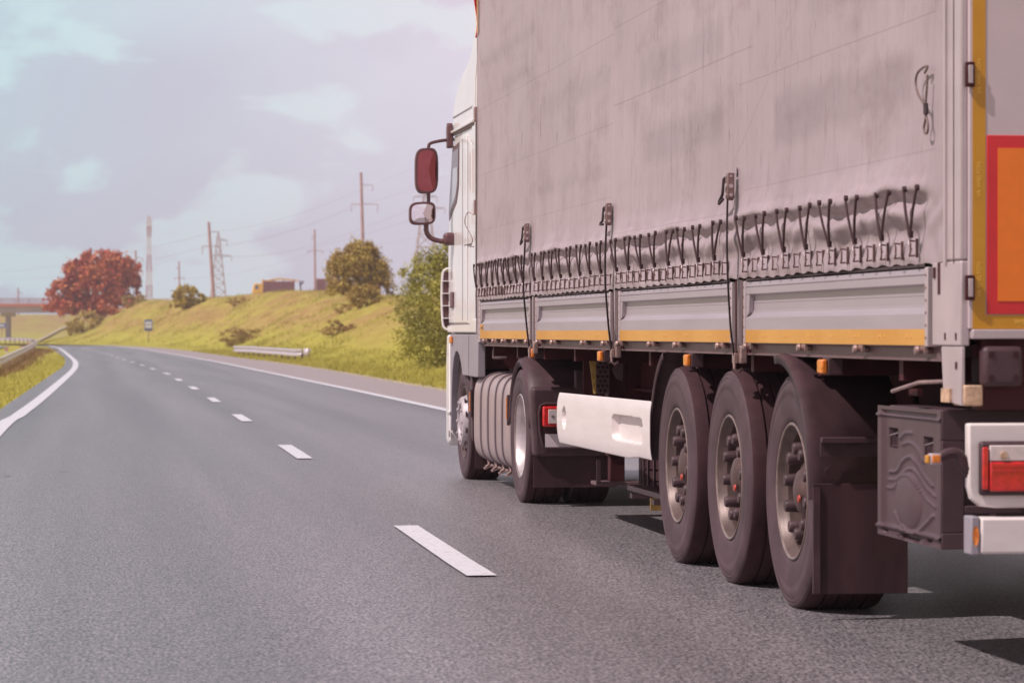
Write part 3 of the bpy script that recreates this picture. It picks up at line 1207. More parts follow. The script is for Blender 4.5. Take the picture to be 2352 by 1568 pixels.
MB().box(q.x - 0.12, q.x + 0.12, q.y - .05, q.y + .05, q.z - 0.115, q.z + 0.2).build('reflective_band', M_MASTR, dp)
pts = []
for _ in range(4500):
    i = random.uniform(1, 40)
    q = gl[int(i)].lerp(gl[int(i) + 1], i % 1)
    x, y = q.x + random.gauss(0.15, 0.5), q.y + random.uniform(-2, 2)
    pts.append((x, y, zat(x, y, 'l')))
blades('weeds', pts, 0.26, M_BLADEB, 'brown dry weeds growing under the curved guardrail', 8)

# ================================================================== OVERPASS
bz = 660.0
br = thing('overpass_bridge', 'long concrete overpass with red fascia and pillar at the left', 'bridge', (-12, bz, 0))
x0, x1 = -90, 0
gtop = HC + (763 - 700) / F * bz
gbot = HC + (763 - 718.5) / F * bz
MB().box(x0, x1, bz - 5, bz + 5, gbot, gtop - 0.5).build('girder', M_BRC, br)
MB().box(x0, x1, bz - 5.5, bz + 5.5, gtop - 0.49, gtop + 0.15).build('deck', M_BRR, br)
rb = MB()
for yy in (bz - 5.3, bz + 5.3):
    for dz in (0.45, 0.85, 1.25):
        rb.box(x0, x1, yy - 0.05, yy + 0.05, gtop + dz - 0.06, gtop + dz + 0.07)
    for i in range(31):
        xx = x0 + 0.5 + i * 2.95
        rb.box(xx - 0.06, xx + 0.06, yy - 0.055, yy + 0.055, gtop + 0.151, gtop + 1.26)
rb.build('railing', M_BRS, br)
for u_ in (21.5, -230):
    q = AT(u_, 776, bz)
    pm = MB()
    pm.tube([(q.x, bz, -1.5), (q.x, bz, gbot - 0.7)], 0.60, 16)
    pm.build('pillar', M_BRC, br)
    MB().prism([(bz - 4.5, gbot - 0.002), (bz + 4.5, gbot - 0.002), (bz + 3.5, gbot - 0.8), (bz - 3.5, gbot - 0.8)], q.x - 1.5, q.x + 1.5).build('pier_cap', M_BRC, br)
# guard fence on the approach road, visible right of the tree
fr = thing('road_barrier', 'white barrier along the crossing road right of the copper tree', 'barrier', (8, 640, 7.4))
fb = MB()
zz = lambda x: interp([(0, 7.45), (17, 7.7), (36, 8.5), (80, 8.9)], x)
for i in range(30):
    xa, xb = 2 + i * 0.8 * 1.5, 2 + (i + 1) * 0.8 * 1.5
    fb.bar((xa, 641, zz(xa) + 0.55), (xb, 641, zz(xb) + 0.55), 0.06, 0.34)
fb.build('rail', M_MASTW, fr)
for i in range(9):
    xa = 3 + i * 4
    MB().box(xa - .1, xa + .1, 641.05, 641.2, zz(xa) - 0.9, zz(xa) + 0.5).build('post', M_GALVD, fr)


# ================================================================== LOG TRUCKS on the crossing road
def logstack(parent, x0, x1, y, z0, z1, n=9):
    mb = MB()
    r = (z1 - z0) / n / 2 * 1.15
    rr = random.Random(4)
    for j in range(n):
        for k in range(3):
            mb.tube([(x0 + rr.uniform(-.1, .1), y - 1 + k, z0 + r + j * (z1 - z0) / n), (x1 + rr.uniform(-.1, .1), y - 1 + k, z0 + r + j * (z1 - z0) / n)], r * 1.0, 6)
    return mb.build('log_stack', M_LOG, parent)


def uX(u, y=650.):
    r = ray(u, 700)
    return r.x / r.y * y


def vZ(v, y=650.):
    return HC + (763 - v) / F * y / CT * 0.99


YT = 646.
lt = thing('log_truck', 'yellow truck loaded with cut logs and a folded crane on the skyline', 'truck', (uX(630), YT, vZ(684)))
xa, xb = uX(577), uX(601)
MB().prism([(xa + 0.15, vZ(681)), (xa, vZ(672)), (xa + 0.3, vZ(655)), (xa + 0.5, vZ(652)), (xb, vZ(652)), (xb, vZ(681))], YT - 1.2, YT + 1.2, 'y').build('cab', M_LOGY, lt, bev=0.05)
MB().box(xa + 0.55, xa + 1.25, YT - 1.23, YT - 1.19, vZ(665), vZ(656)).build('window', M_SIGND, lt)
MB().box(xb, uX(686), YT - 1.0, YT + 1.0, vZ(682), vZ(678)).build('chassis', M_CHAS, lt)
logstack(lt, uX(602), uX(673), YT, vZ(677.5), vZ(647))
for u_ in (603, 625, 648, 672):
    MB().box(uX(u_) - .09, uX(u_) + .09, YT - 1.5, YT - 1.38, vZ(678), vZ(643)).build('stake', M_LOG, lt)
cr = MB()
cr.bar((uX(612), YT, vZ(646)), (uX(640), YT, vZ(641)), 0.4, 0.4)
cr.bar((uX(640), YT, vZ(641)), (uX(682), YT, vZ(645)), 0.3, 0.3)
cr.bar((uX(601), YT, vZ(678)), (uX(601), YT, vZ(645)), 0.3, 0.3)
cr.bar((uX(598), YT, vZ(644)), (uX(612), YT, vZ(646)), 0.25, 0.25)
cr.build('crane', M_LOGY, lt)
gb_ = MB()
gb_.bar((uX(686), YT, vZ(645)), (uX(688), YT, vZ(668)), 0.3)
gb_.bar((uX(687), YT, vZ(656)), (uX(694), YT, vZ(646)), 0.35)
gb_.build('grapple', M_CHAS, lt)
for u_ in (584, 655, 668):
    q = (uX(u_), YT - 1.15, vZ(682))
    wv_ = MB(); wv_.tube([(q[0], q[1] - .15, q[2]), (q[0], q[1] + .15, q[2])], 0.5, 16)
    wv_.build('wheel', M_TREAD, lt)
lt2 = thing('log_trailer', 'second stack of cut logs on a trailer half hidden by the bronze tree', 'trailer', (uX(745), YT, vZ(684)))
logstack(lt2, uX(723), uX(800), YT, vZ(671), vZ(641))
MB().box(uX(721), uX(803), YT - 1.0, YT + 1.0, vZ(675), vZ(671.5)).build('chassis', M_CHAS, lt2)
for u_ in (722, 745, 775):
    MB().box(uX(u_) - .1, uX(u_) + .1, YT - 1.5, YT - 1.38, vZ(671), vZ(640)).build('stake', M_BRC, lt2)
for u_ in (740, 785):
    wv_ = MB(); wv_.tube([(uX(u_), YT - 1.3, vZ(676)), (uX(u_), YT - 1.0, vZ(676))], 0.5, 16)
    wv_.build('wheel', M_TREAD, lt2)


# ================================================================== POLES, PYLONS, MAST
def pole(label, ub, ut, vt, t, arms, wpx):
    """arms: list of (v, left px, right px, drop)"""
    base = AT(ub, 700, t)
    top = AT(ut, vt, t)
    base = Vector((base.x, base.y, 0))
    # extend the lean down to the ground
    vis = AT(ub, 690, t)
    k = t / F
    dirx = (vis - top) / (top.z - vis.z) if top.z != vis.z else Vector((0, 0, -1))
    foot = top + dirx * top.z
    o = thing('power_pole', label, 'pole', foot, 'concrete power line poles')
    MB().tube([foot, top], wpx * k * 0.62, 8, wpx * k * 0.38).build('shaft', M_CONC, o)
    for (v, l, r, drop) in arms:
        c = AT(ut + (ub - ut) * (v - vt) / max(1, 690 - vt), v, t)
        a = c + Vector((-l * k * CT, 0, 0)); b = c + Vector((r * k * CT, 0, 0))
        cm = MB()
        cm.bar(a, b, 1.1 * k, 1.4 * k)
        cm.build('crossarm', M_CONC, o)
        for e in ((a,) if l else ()) + ((b,) if r else ()):
            MB().tube([e, e - Vector((0, 0, drop * k))], 0.7 * k, 6).build('insulator', M_CONC, o)
    return o, [AT(ut, v, t) for (v, l, r, d_) in arms]


pole('tallest power pole standing behind the round bronze tree', 837, 829, 396, 400, [(425, 0, 26, 14), (469, 24, 37, 18)], 8)
pole('leaning power pole just left of the lattice pylon', 491, 479, 510, 420, [(532, 0, 20, 5), (565, 18, 22, 20)], 8)
pole('power pole behind the second log stack', 724, 722.5, 527, 560, [(544, 6, 0, 8), (576, 15, 18, 7)], 5.5)
pole('small distant power pole above the yellow green bush', 412.5, 411, 600, 760, [(615, 6, 0, 3), (638, 10, 12, 5)], 4.5)
pole('power pole at the right edge of the copper red tree', 314, 311.5, 575, 600, [(592, 0, 15, 10), (621, 14, 15, 12)], 5.5)
pole('distant power pole rising behind the overpass railing', 42, 41.5, 661, 900, [(672, 0, 9, 3)], 4.5)
pole('tip of a power pole showing left of the copper tree crown', 139, 139.5, 636, 780, [], 4.5)


def lattice(mb, c, z0, z1, w0, w1, r, n, depth=True):
    """four-legged lattice body"""
    lev = [z0 + (z1 - z0) * (1 - (1 - i / n) ** 1.15) for i in range(n + 1)]

    def cor(z):
        f = (z - z0) / (z1 - z0)
        w_ = (w0 + (w1 - w0) * f) / 2
        return [Vector((c[0] + sx * w_, c[1] + sy * w_, z)) for sx, sy in ((-1, -1), (1, -1), (1, 1), (-1, 1))]
    for i in range(n):
        A, B = cor(lev[i]), cor(lev[i + 1])
        for k in range(4):
            mb.bar(A[k], B[k], r)
            j = (k + 1) % 4
            mb.bar(A[k], B[j], r * 0.6)
            mb.bar(A[j], B[k], r * 0.6)
            mb.bar(B[k], B[j], r * 0.55)


def pylon(label, u, vt, t, wb, arms, vb=686):
    k = t / F
    top = AT(u, vt, t)
    c = (top.x, top.y)
    zb = AT(u, vb, t).z
    zt = top.z
    wbase = wb * k * (zt - 0) / (zt - zb)
    o = thing('lattice_pylon', label, 'pylon', (c[0], c[1], 0), 'steel lattice pylons')
    m1 = MB()
    lattice(m1, c, 0, zt - 14 * k, wbase, 7 * k, 1.7 * k, 12)
    lattice(m1, c, zt - 14 * k, zt, 7 * k, 1.5 * k, 1.3 * k, 3)
    m1.build('tower_body', M_PYL, o)
    for v, l, r in arms:
        z = AT(u, v, t).z
        for sgn, ln in ((-1, l), (1, r)):
            if not ln:
                continue
            am_ = MB()
            e = Vector((c[0] + sgn * ln * k, c[1], z))
            for sy in (-1, 1):
                am_.bar((c[0], c[1] + sy * 3 * k, z - 1.5 * k), e, 1.2 * k)
                am_.bar((c[0], c[1] + sy * 3 * k, z + 5 * k), e, 1.2 * k)
            for q in range(1, 5):
                x = c[0] + sgn * ln * k * q / 5
                am_.bar((x, c[1], z - 1.2 * k), (x, c[1], z + 5 * k * (1 - q / 5)), 0.8 * k)
            am_.build('crossarm', M_PYL, o)
            MB().tube([e, e - Vector((0, 0, 13 * k))], 0.8 * k, 6).build('insulator', M_PYL, o)
    return o


pylon('lattice pylon standing next to the leaning power pole', 501.5, 533, 600, 34, [(552, 0, 20), (588, 15, 30)])
pylon('lattice pylon half hidden behind the truck mirrors', 978, 425, 340, 46, [(452, 28, 26), (478, 10, 44)], vb=600)
# red and white mast
mk = 800 / F
q = AT(342.5, 497, 800)
mo = thing('radio_mast', 'slender red and white lattice mast left of the leaning pole', 'mast', (q.x, q.y, 0))
zt = q.z
bands = [(686, 655), (655, 625), (625, 585), (585, 545), (545, 520), (520, 497)]
for i, (a, b) in enumerate([(763, 686)] + bands):
    za, zb = HC + (763 - a) * mk, HC + (763 - b) * mk
    wa = lambda z: (20 - 12 * min(1, z / (zt * 0.72))) * mk
    m1 = MB()
    lattice(m1, (q.x, q.y), za, zb - 0.01, wa(za), wa(zb), 1.8 * mk, 4)
    m1.build('mast_section', (M_MASTW, M_MASTR)[i % 2], mo)
m1 = MB()
for dz in (12, 22, 30):
    m1.box(q.x - 6 * mk, q.x - 4 * mk, q.y - .2, q.y + .2, zt - dz * mk - 6 * mk, zt - dz * mk)
    m1.box(q.x + 4 * mk, q.x + 6 * mk, q.y - .2, q.y + .2, zt - dz * mk - 3 * mk, zt - dz * mk + 3 * mk)
m1.build('antenna_panel', M_MASTR, mo)

# overhead wires
M_WIRE = mat('wire', (0.42, 0.34, 0.38), 0.6)
wr = []
WL = ['lower wire running left from the leaning pole over the overpass', 'wire between the lower arm of the leaning pole and the tallest pole', 'lower wire from the tallest pole towards the truck mirrors', 'uppermost wire between the leaning pole and the tallest pole', 'uppermost wire running left from the leaning pole past the mast', 'uppermost wire from the tallest pole to the truck cab', 'wire from the lattice pylon to the left arm of the far pylon behind the mirrors', 'wire from the lattice pylon to the right arm of the far pylon behind the mirrors', 'wire between the left arms of the leaning pole and the tallest pole', 'wire from the small distant pole to the pole behind the log stack', 'wire from the pole behind the log stack towards the thicket']
for wi, (pa_, pb_, sag) in enumerate(((AT(-30, 640, 900), AT(479, 566, 420), 18), (AT(479, 566, 420), AT(829, 470, 400), 16), (AT(829, 470, 400), AT(1200, 330, 330), 10),
                        (AT(498, 532, 420), AT(855, 425, 400), 16), (AT(-30, 625, 900), AT(498, 532, 420), 14), (AT(855, 425, 400), AT(1200, 260, 330), 9),
                        (AT(519, 590, 600), AT(966, 470, 345), 26), (AT(532, 588, 600), AT(1020, 478, 345), 22), (AT(461, 570, 420), AT(805, 474, 400), 20),
                        (AT(411, 640, 760), AT(723, 577, 560), 14), (AT(723, 577, 560), AT(1150, 500, 400), 12))):
    mb = MB()
    P_ = []
    for i in range(13):
        s_ = i / 12
        q = pa_.lerp(pb_, s_)
        q.z -= 4 * s_ * (1 - s_) * sag * (pa_.y + pb_.y) / 2 / F
        P_.append(q)
    tt = (pa_.y + pb_.y) / 2
    mb.tube(P_, 0.20 * tt / F, 4)
    o = mb.build('power_line', M_WIRE)
    tag(o, WL[wi], 'wire', 'overhead power lines')

# signs
p = on(341, 786)
k = p.y / F
ts = 1.0
sg = thing('road_sign', 'blue bordered white sign board on a post at the foot of the embankment', 'sign', p)
zc = p.z
y_ = p.y
xc = p.x
zt_, zb_ = HC + (763 - 734) * k, HC + (763 - 760) * k
MB().box(xc - 9 * k, xc + 9 * k, y_ - 0.03, y_ + 0.03, zb_, zt_).build('board', M_BLUE, sg)
MB().box(xc - 7.5 * k, xc + 7.5 * k, y_ - 0.036, y_ - 0.031, zb_ + 6.5 * k, zt_ - 4.5 * k).build('panel', M_SIGNW, sg)
MB().box(xc - 7 * k, xc + 7 * k, y_ - 0.042, y_ - 0.037, zb_ + 14 * k, zb_ + 15 * k).build('printed_line', M_BLUE, sg)
MB().box(xc - 7.5 * k, xc + 7.5 * k, y_ - 0.036, y_ - 0.031, zb_ + 1.5 * k, zb_ + 5 * k).build('text_strip', M_SIGND, sg)
MB().tube([(xc, y_ + 0.05, zc - 0.3), (xc, y_ + 0.05, zt_ - 0.1)], 0.035, 8).build('post', M_GALVD, sg)
q = AT(4, 747.5, 600)
s2 = thing('road_sign', 'small blue road sign under the overpass at the left edge', 'sign', (q.x, q.y, -0.3))
MB().box(q.x - 0.9, q.x + 0.9, q.y - .03, q.y + .03, q.z - 0.45, q.z + 0.5).build('board', M_BLUE, s2)
MB().box(q.x - 0.45, q.x + 0.45, q.y - .04, q.y - .031, q.z - 0.15, q.z + 0.2).build('panel', M_SIGNW, s2)
MB().tube([(q.x, q.y + .06, -0.4), (q.x, q.y + .06, q.z + 0.3)], 0.06, 6).build('post', M_GALVD, s2)

# ================================================================== WHEELS
XS = 3.11                                   # left side plane of the lorry
XO = 5.66                                   # right side plane


def tyre_prof(R, W, rb, grooves):
    h = R - rb
    p_ = [(0.040, rb - 0.004), (0.022, rb + 0.012), (0.013, rb + 0.02 * 1.0), (0.008, rb + h * 0.18), (0.0015, rb + h * 0.36), (0.0, rb + h * 0.5),
          (0.002, rb + h * 0.60), (0.0005, rb + h * 0.61), (0.003, rb + h * 0.72), (0.008, rb + h * 0.80), (0.006, rb + h * 0.812), (0.013, rb + h * 0.885),
          (0.011, rb + h * 0.895), (0.020, rb + h * 0.945), (0.034, R - 0.008), (0.05, R - 0.002)]
    back = [(W - x, r) for x, r in reversed(p_)]
    mid = []
    for g in grooves:
        mid += [(g - 0.007, R), (g - 0.005, R - 0.013), (g + 0.005, R - 0.013), (g + 0.007, R)]
    return p_ + mid + back


def make_wheel(kind, parent, loc):
    """wheel (disc and hub) > tyre, rim, wheel nuts; the outer sidewall lies at x = 0 and faces -x"""
    L0 = WORLD_OFF(parent) + Vector(loc)
    O = (L0.x, L0.y, L0.z)
    holder = MB()
    if kind == 'trailer':
        R, W, rb = 0.535, 0.385, 0.300
        gr_ = (0.095, 0.16, 0.225, 0.29)
        holder.lathe([(0.180, 0.262), (0.160, 0.240), (0.145, 0.228), (0.142, 0.150), (0.105, 0.142), (0.075, 0.132), (0.065, 0.105), (0.045, 0.09),
                      (0.030, 0.05), (0.028, 0.001)], O, 48)
        rimp = [(0.040, 0.297), (0.016, 0.312), (0.012, 0.308), (0.016, 0.298), (0.034, 0.288), (0.045, 0.283), (0.060, 0.270), (0.110, 0.266), (0.175, 0.262), (0.19, 0.25), (0.36, 0.27), (0.37, 0.297)]
        mh, mr = M_HUB, M_RIM
    elif kind == 'front':
        R, W, rb = 0.495, 0.30, 0.295
        gr_ = (0.08, 0.15, 0.22)
        holder.lathe([(0.085, 0.262), (0.075, 0.245), (0.030, 0.225), (-0.005, 0.212), (-0.022, 0.198), (-0.026, 0.180), (-0.024, 0.150), (-0.012, 0.140), (0.015, 0.132),
                      (0.02, 0.118), (-0.005, 0.105), (-0.018, 0.08), (-0.02, 0.001)], O, 48)
        rimp = [(0.040, 0.292), (0.014, 0.307), (0.010, 0.303), (0.014, 0.294), (0.034, 0.285), (0.060, 0.268), (0.10, 0.262), (0.28, 0.26), (0.29, 0.292)]
        mh, mr = M_CHROME, M_RIM
    else:
        R, W, rb = 0.495, 0.30, 0.295
        gr_ = (0.08, 0.15, 0.22)
        holder.lathe([(0.200, 0.245), (0.195, 0.22), (0.19, 0.14), (0.12, 0.13), (0.09, 0.12), (0.085, 0.001)], O, 48)
        rimp = [(0.040, 0.292), (0.014, 0.307), (0.010, 0.303), (0.014, 0.294), (0.034, 0.285), (0.055, 0.272), (0.12, 0.266), (0.19, 0.255), (0.21, 0.24), (0.28, 0.26), (0.29, 0.292)]
        mh, mr = M_STEEL, M_RIMB
    # object origins at the hub so that a wheel can be copied
    e = bpy.data.objects.new('wheel', None)
    me_parent = parent

    def at_hub(mb, name, m, **kw):
        o = mb.build(name, m, parent, **kw)
        o.data.transform(Matrix.Translation(-Vector(loc)))
        return o
    wh = at_hub(holder, 'wheel', mh)
    wh.location = loc
    ty = at_hub(MB().lathe(tyre_prof(R, W, rb, gr_), O, 96), 'tyre', M_RUB, ang=50)
    ty.data.materials.append(M_TREAD)
    for pol in ty.data.polygons:
        rr = math.hypot(pol.center.y, pol.center.z)
        if rr > R - 0.016:
            pol.material_index = 1
    ty.parent = wh
    rm_ = at_hub(MB().lathe(rimp, O, 72), 'rim', mr)
    rm_.parent = wh
    if kind != 'front':
        lipm = at_hub(MB().lathe([(0.014, rb + 0.009), (0.010, rb + 0.004), (0.012, rb - 0.002), (0.018, rb - 0.004), (0.019, rb + 0.002), (0.014, rb + 0.009)], O, 72), 'rim_lip', mat('rim_lip_steel', (0.27, 0.20, 0.18), 0.4, 0.3, var=0.3, vscale=20))
        lipm.parent = wh
    bpy.data.objects.remove(e)
    if kind == 'trailer':
        for k in range(10):
            a = 2 * PI * (k + 0.35) / 10
            y, z = math.cos(a) * 0.192, math.sin(a) * 0.192
            if k == 0:
                mb = MB()
                mb.lathe([(0.140, 0.038), (0.105, 0.038), (0.103, 0.030), (0.030, 0.028), (0.022, 0.023), (0.022, 0.001)], (O[0], O[1], O[2]), 14)
                c0 = at_hub(mb, 'nut_cap', M_BLACKPL)
                c0.parent = wh
                c0.location = (0, y, z)
            else:
                c = c0.copy(); COL.objects.link(c); c.parent = wh; c.location = (0, y, z)
        mb = MB()
        mb.lathe([(0.030, 0.018), (0.022, 0.015), (0.022, 0.001)], O, 12)
        d_ = at_hub(mb, 'hub_mark', mat('hub_red', (0.45, 0.05, 0.03), 0.5))
        d_.parent = wh
        d_.location = (0.002, -0.075, -0.03)
    if kind == 'front':
        for k in range(10):
            a = 2 * PI * k / 10
            mb = MB()
            y, z = math.cos(a) * 0.165, math.sin(a) * 0.165
            if k == 0:
                mb.lathe([(-0.02, 0.017), (-0.034, 0.016), (-0.037, 0.010), (-0.037, 0.001)], O, 10)
                c0 = at_hub(mb, 'wheel_nut', M_CHROME)
                c0.parent = wh
                c0.location = (0, y, z)
                h_ = MB().lathe([(-0.0, 0.026), (-0.006, 0.022), (-0.006, 0.001)], O, 14)
                h0 = at_hub(h_, 'hand_hole', M_TREAD)
                h0.parent = wh
            else:
                c = c0.copy(); COL.objects.link(c); c.parent = wh; c.location = (0, y, z)
                c = h0.copy(); COL.objects.link(c); c.parent = wh
            a2 = a + PI / 10
            (h0 if k == 0 else c).location = (0.004, math.cos(a2) * 0.222, math.sin(a2) * 0.222)
    return wh


# ================================================================== TRAILER
TR = thing('semi_trailer', 'grey curtain sided three axle semi trailer with grimy tarpaulin and yellow reflective stripes', 'trailer', (4.385, 14.7, 0))
TO = Vector(TR.location)
YR, YF = 10.56, 24.27
straps_y = [21.2, 17.8, 14.34]
bays = [(10.98, 14.20), (14.46, 17.66), (17.94, 21.02), (21.30, 24.10)]
ropeY = [list(np.linspace(14.05, 11.1, 8)), list(np.linspace(17.53, 14.72, 8)), list(np.linspace(20.84, 18.08, 8)), list(np.linspace(24.03, 21.40, 9))]
allropes = sorted([y for b in ropeY for y in b])


def prof_fold(z):
    return 1.15 * interp([(1.50, 0.006), (1.53, 0.010), (1.575, 0.002), (1.615, -0.006), (1.64, 0.000), (1.665, 0.020), (1.692, 0.036), (1.712, 0.033),
                   (1.735, 0.004), (1.752, -0.008), (1.768, 0.004), (1.784, 0.030), (1.80, 0.034), (1.84, 0.018), (1.92, 0.004), (2.05, 0)], z)


def wav(y, s, ph=0.0):
    return math.sin(y * s + ph + 1.3 * math.sin(y * s * 0.37 + ph * 2))


def curtain_d(y, z):
    """outward displacement of the tarpaulin"""
    d = 0.004 * wav(y, 2.1, z * 0.4) + 0.003 * wav(z * 1.3, 3.0, y * 0.3) + 0.0012 * wav(y, 23, z * 1.2)
    if z < 2.1:
        zz_ = z + 0.010 * wav(y, 3.1) + 0.006 * wav(y, 9.7, 1.0)
        amp = 0.8 + 0.25 * wav(y, 2.3, 0.5) + 0.12 * wav(y, 7.1, 2.0)
        for sy in straps_y:
            amp *= 1 - 0.75 * math.exp(-((y - sy) / 0.10) ** 2)
        amp *= min(1, max(0.0, (y - 10.9) / 0.25)) * min(1, max(0.15, (24.2 - y) / 0.3))
        d += amp * prof_fold(zz_)
        # pinches at the cords
        for ry in allropes:
            if abs(y - ry) < 0.25:
                g = math.exp(-((y - ry) / 0.055) ** 2)
                g2 = math.exp(-((y - ry) / 0.085) ** 4)
                d += 0.012 * g * math.exp(-((z - 1.80) / 0.035) ** 2)
                d -= 0.016 * g2 * math.exp(-((z - 1.70) / 0.05) ** 2)
        # diagonal drag wrinkles
        if z < 1.80:
            k = math.exp(-((z - 1.68) / 0.07) ** 2)
            d += 0.0055 * k * wav(y * 1.0 + (z - 1.68) * 2.2, 17.0)
            e = math.exp(-((z - 1.55) / 0.05) ** 2)
            d += 0.0045 * e * math.sin(y * 2 * PI / 0.203)
    for sy in straps_y:
        if z > 1.9:
            w_ = abs(y - sy)
            if w_ < 0.10:
                d += 0.004 if (w_ < 0.035) else (0.002 if w_ > 0.06 else 0.0)
    return d


zs = list(np.arange(1.508, 1.86, 0.010)) + list(np.arange(1.86, 2.2, 0.03)) + list(np.linspace(2.2, 3.96, 24))
ysC = np.arange(10.74, 24.215, 0.0225)
mb = MB()
for z in zs:
    for y in ysC:
        fr_ = 0.0
        zz2 = z
        if z < 1.51:
            zz2 = z + 0.004 * math.sin(y * 2 * PI / 0.203) + 0.003 * wav(y, 4.0)
        mb.v.append((XS - 0.006 - curtain_d(y, z), y, zz2))
nY = len(ysC)
for j in range(len(zs) - 1):
    for i in range(nY - 1):
        a = j * nY + i
        mb.f.append((a, a + 1, a + nY + 1, a + nY))
curt = mb.build('side_curtain', M_CURT, TR, ang=180)
tag(curt, 'dirt streaked light grey tarpaulin laced down along its hem')

# cargo box behind the curtain, roof, far curtain, bulkhead
MB().box(XS + 0.03, XO - 0.03, YR + 0.10, YF - 0.08, 1.515, 3.94).build('cargo_body', M_DOOR, TR)
MB().box(XS - 0.01, XO + 0.01, YR + 0.02, YF, 3.965, 4.02).build('roof', M_CURT, TR, bev=0.01)
MB().box(XO - 0.02, XO + 0.004, YR + 0.3, YF - 0.1, 1.5, 3.96).build('side_curtain', M_CURT, TR)
MB().box(XS + 0.02, XO - 0.02, YF - 0.07, YF + 0.01, 1.2, 3.96).build('front_bulkhead', M_POST, TR)
# floor edge rail
mb = MB()
mb.prism([(XS + 0.055, 1.142), (XS + 0.018, 1.142), (XS + 0.018, 1.150), (XS + 0.030, 1.152), (XS + 0.030, 1.192), (XS + 0.012, 1.196), (XS + 0.012, 1.206), (XS + 0.055, 1.206)], 10.88, 23.97, 'y')
mb.build('side_rail', M_RAIL, TR)
MB().box(XO - 0.06, XO - 0.01, 10.88, 24.0, 1.142, 1.50).build('side_rail', M_RAIL, TR)
MB().box(XS + 0.057, XO - 0.062, YR + 0.06, YF - 0.1, 1.16, 1.204).build('floor', M_CHAS, TR)

# drop sides
first = None
for bi, (y0, y1) in enumerate(bays):
    mb = MB()
    X = XS
    pr = [(X + 0.012, 1.492), (X - 0.002, 1.488), (X - 0.004, 1.468), (X + 0.0005, 1.466), (X + 0.0005, 1.463), (X - 0.004, 1.461), (X - 0.004, 1.432), (X + 0.020, 1.424),
          (X + 0.021, 1.392), (X + 0.019, 1.390), (X + 0.021, 1.388), (X + 0.021, 1.352), (X + 0.018, 1.349), (X + 0.018, 1.345), (X + 0.006, 1.326), (X - 0.004, 1.318), (X - 0.004, 1.200), (X + 0.02, 1.198)]
    mb.sweep(pr, y0 + 0.035, y1 - 0.035)
    bd = mb.build('drop_side', M_ALU, TR, ang=20, flat=False)
    for ya, yb in ((y0, y0 + 0.04), (y1 - 0.04, y1)):
        MB().box(X - 0.009, X + 0.02, ya, yb, 1.196, 1.494).build('end_frame', M_POST, bd, bev=0.003)
        rv = MB()
        for k in range(6):
            rv.tube([(X - 0.013, (ya + yb) / 2, 1.23 + k * 0.047), (X - 0.008, (ya + yb) / 2, 1.23 + k * 0.047)], 0.005, 8)
        rv.build('rivet_row', M_STEEL, bd)
    # sloped gusset closing the recess at the front end
    MB().prism([(y1 - 0.035, 1.43), (y1 - 0.035, 1.32), (y1 - 0.10, 1.345), (y1 - 0.12, 1.43)], X - 0.002, X + 0.019).build('gusset', M_ALU, bd)
    ts_ = MB().box(X - 0.0065, X - 0.0042, y0 + 0.042, y1 - 0.042, 1.201, 1.262).build('reflective_tape', M_YEL, bd)
    MB().box(X - 0.006, X - 0.003, y0 + 0.05, y1 - 0.05, 1.4945, 1.507).build('lower_hem', M_WEB, bd)
# tape patch at the front board
MB().box(XS - 0.0072, XS - 0.0043, 23.88, 24.058, 1.2625, 1.315).build('reflective_tape', M_YEL, TR)


def text_mesh(txt, size, name, m, parent, loc, rot, depth=0.001, sx=1.0):
    cu = bpy.data.curves.new(name, 'FONT')
    cu.body = txt
    cu.size = size
    cu.extrude = depth
    cu.align_x = 'CENTER'
    cu.align_y = 'CENTER'
    ob = bpy.data.objects.new('tmp', cu)
    COL.objects.link(ob)
    bpy.context.view_layer.update()
    d_ = bpy.context.evaluated_depsgraph_get()
    me = bpy.data.meshes.new_from_object(ob.evaluated_get(d_))
    bpy.data.objects.remove(ob)
    M_ = Matrix.Translation(Vector(loc) - WORLD_OFF(parent)) @ rot @ Matrix.Diagonal((sx, 1, 1, 1))
    me.transform(M_)
    me.name = name
    me.materials.clear()
    me.materials.append(m)
    o = bpy.data.objects.new(name, me)
    COL.objects.link(o)
    o.parent = parent
    return o


R_SIDE = Matrix.Rotation(-PI / 2, 4, 'Z') @ Matrix.Rotation(PI / 2, 4, 'X')      # text read from the left side of the lorry
R_REAR = Matrix.Rotation(PI / 2, 4, 'X')
R_REARV = Matrix.Rotation(PI / 2, 4, 'X') @ Matrix.Rotation(PI / 2, 4, 'Z')
M_PRINT = mat('dark_print', (0.22, 0.12, 0.07), 0.5)
M_PALEP = mat('pale_tape_print', (0.72, 0.40, 0.12), 0.5)
text_mesh('WIELTON', 0.030, 'tape_text', M_PRINT, TR, (XS - 0.0078, 23.95, 1.285), R_SIDE, 0.0004, 1.0)
for y in (11.25, 11.65, 12.05, 12.45, 12.85, 13.3, 13.75, 15.0, 15.6, 16.2, 16.8, 18.4, 19.2, 20.0, 22.0, 22.9):
    text_mesh('WIELTON', 0.022, 'tape_text', M_PALEP, TR, (XS - 0.0068, y, 1.232), R_SIDE, 0.0004, 1.0)

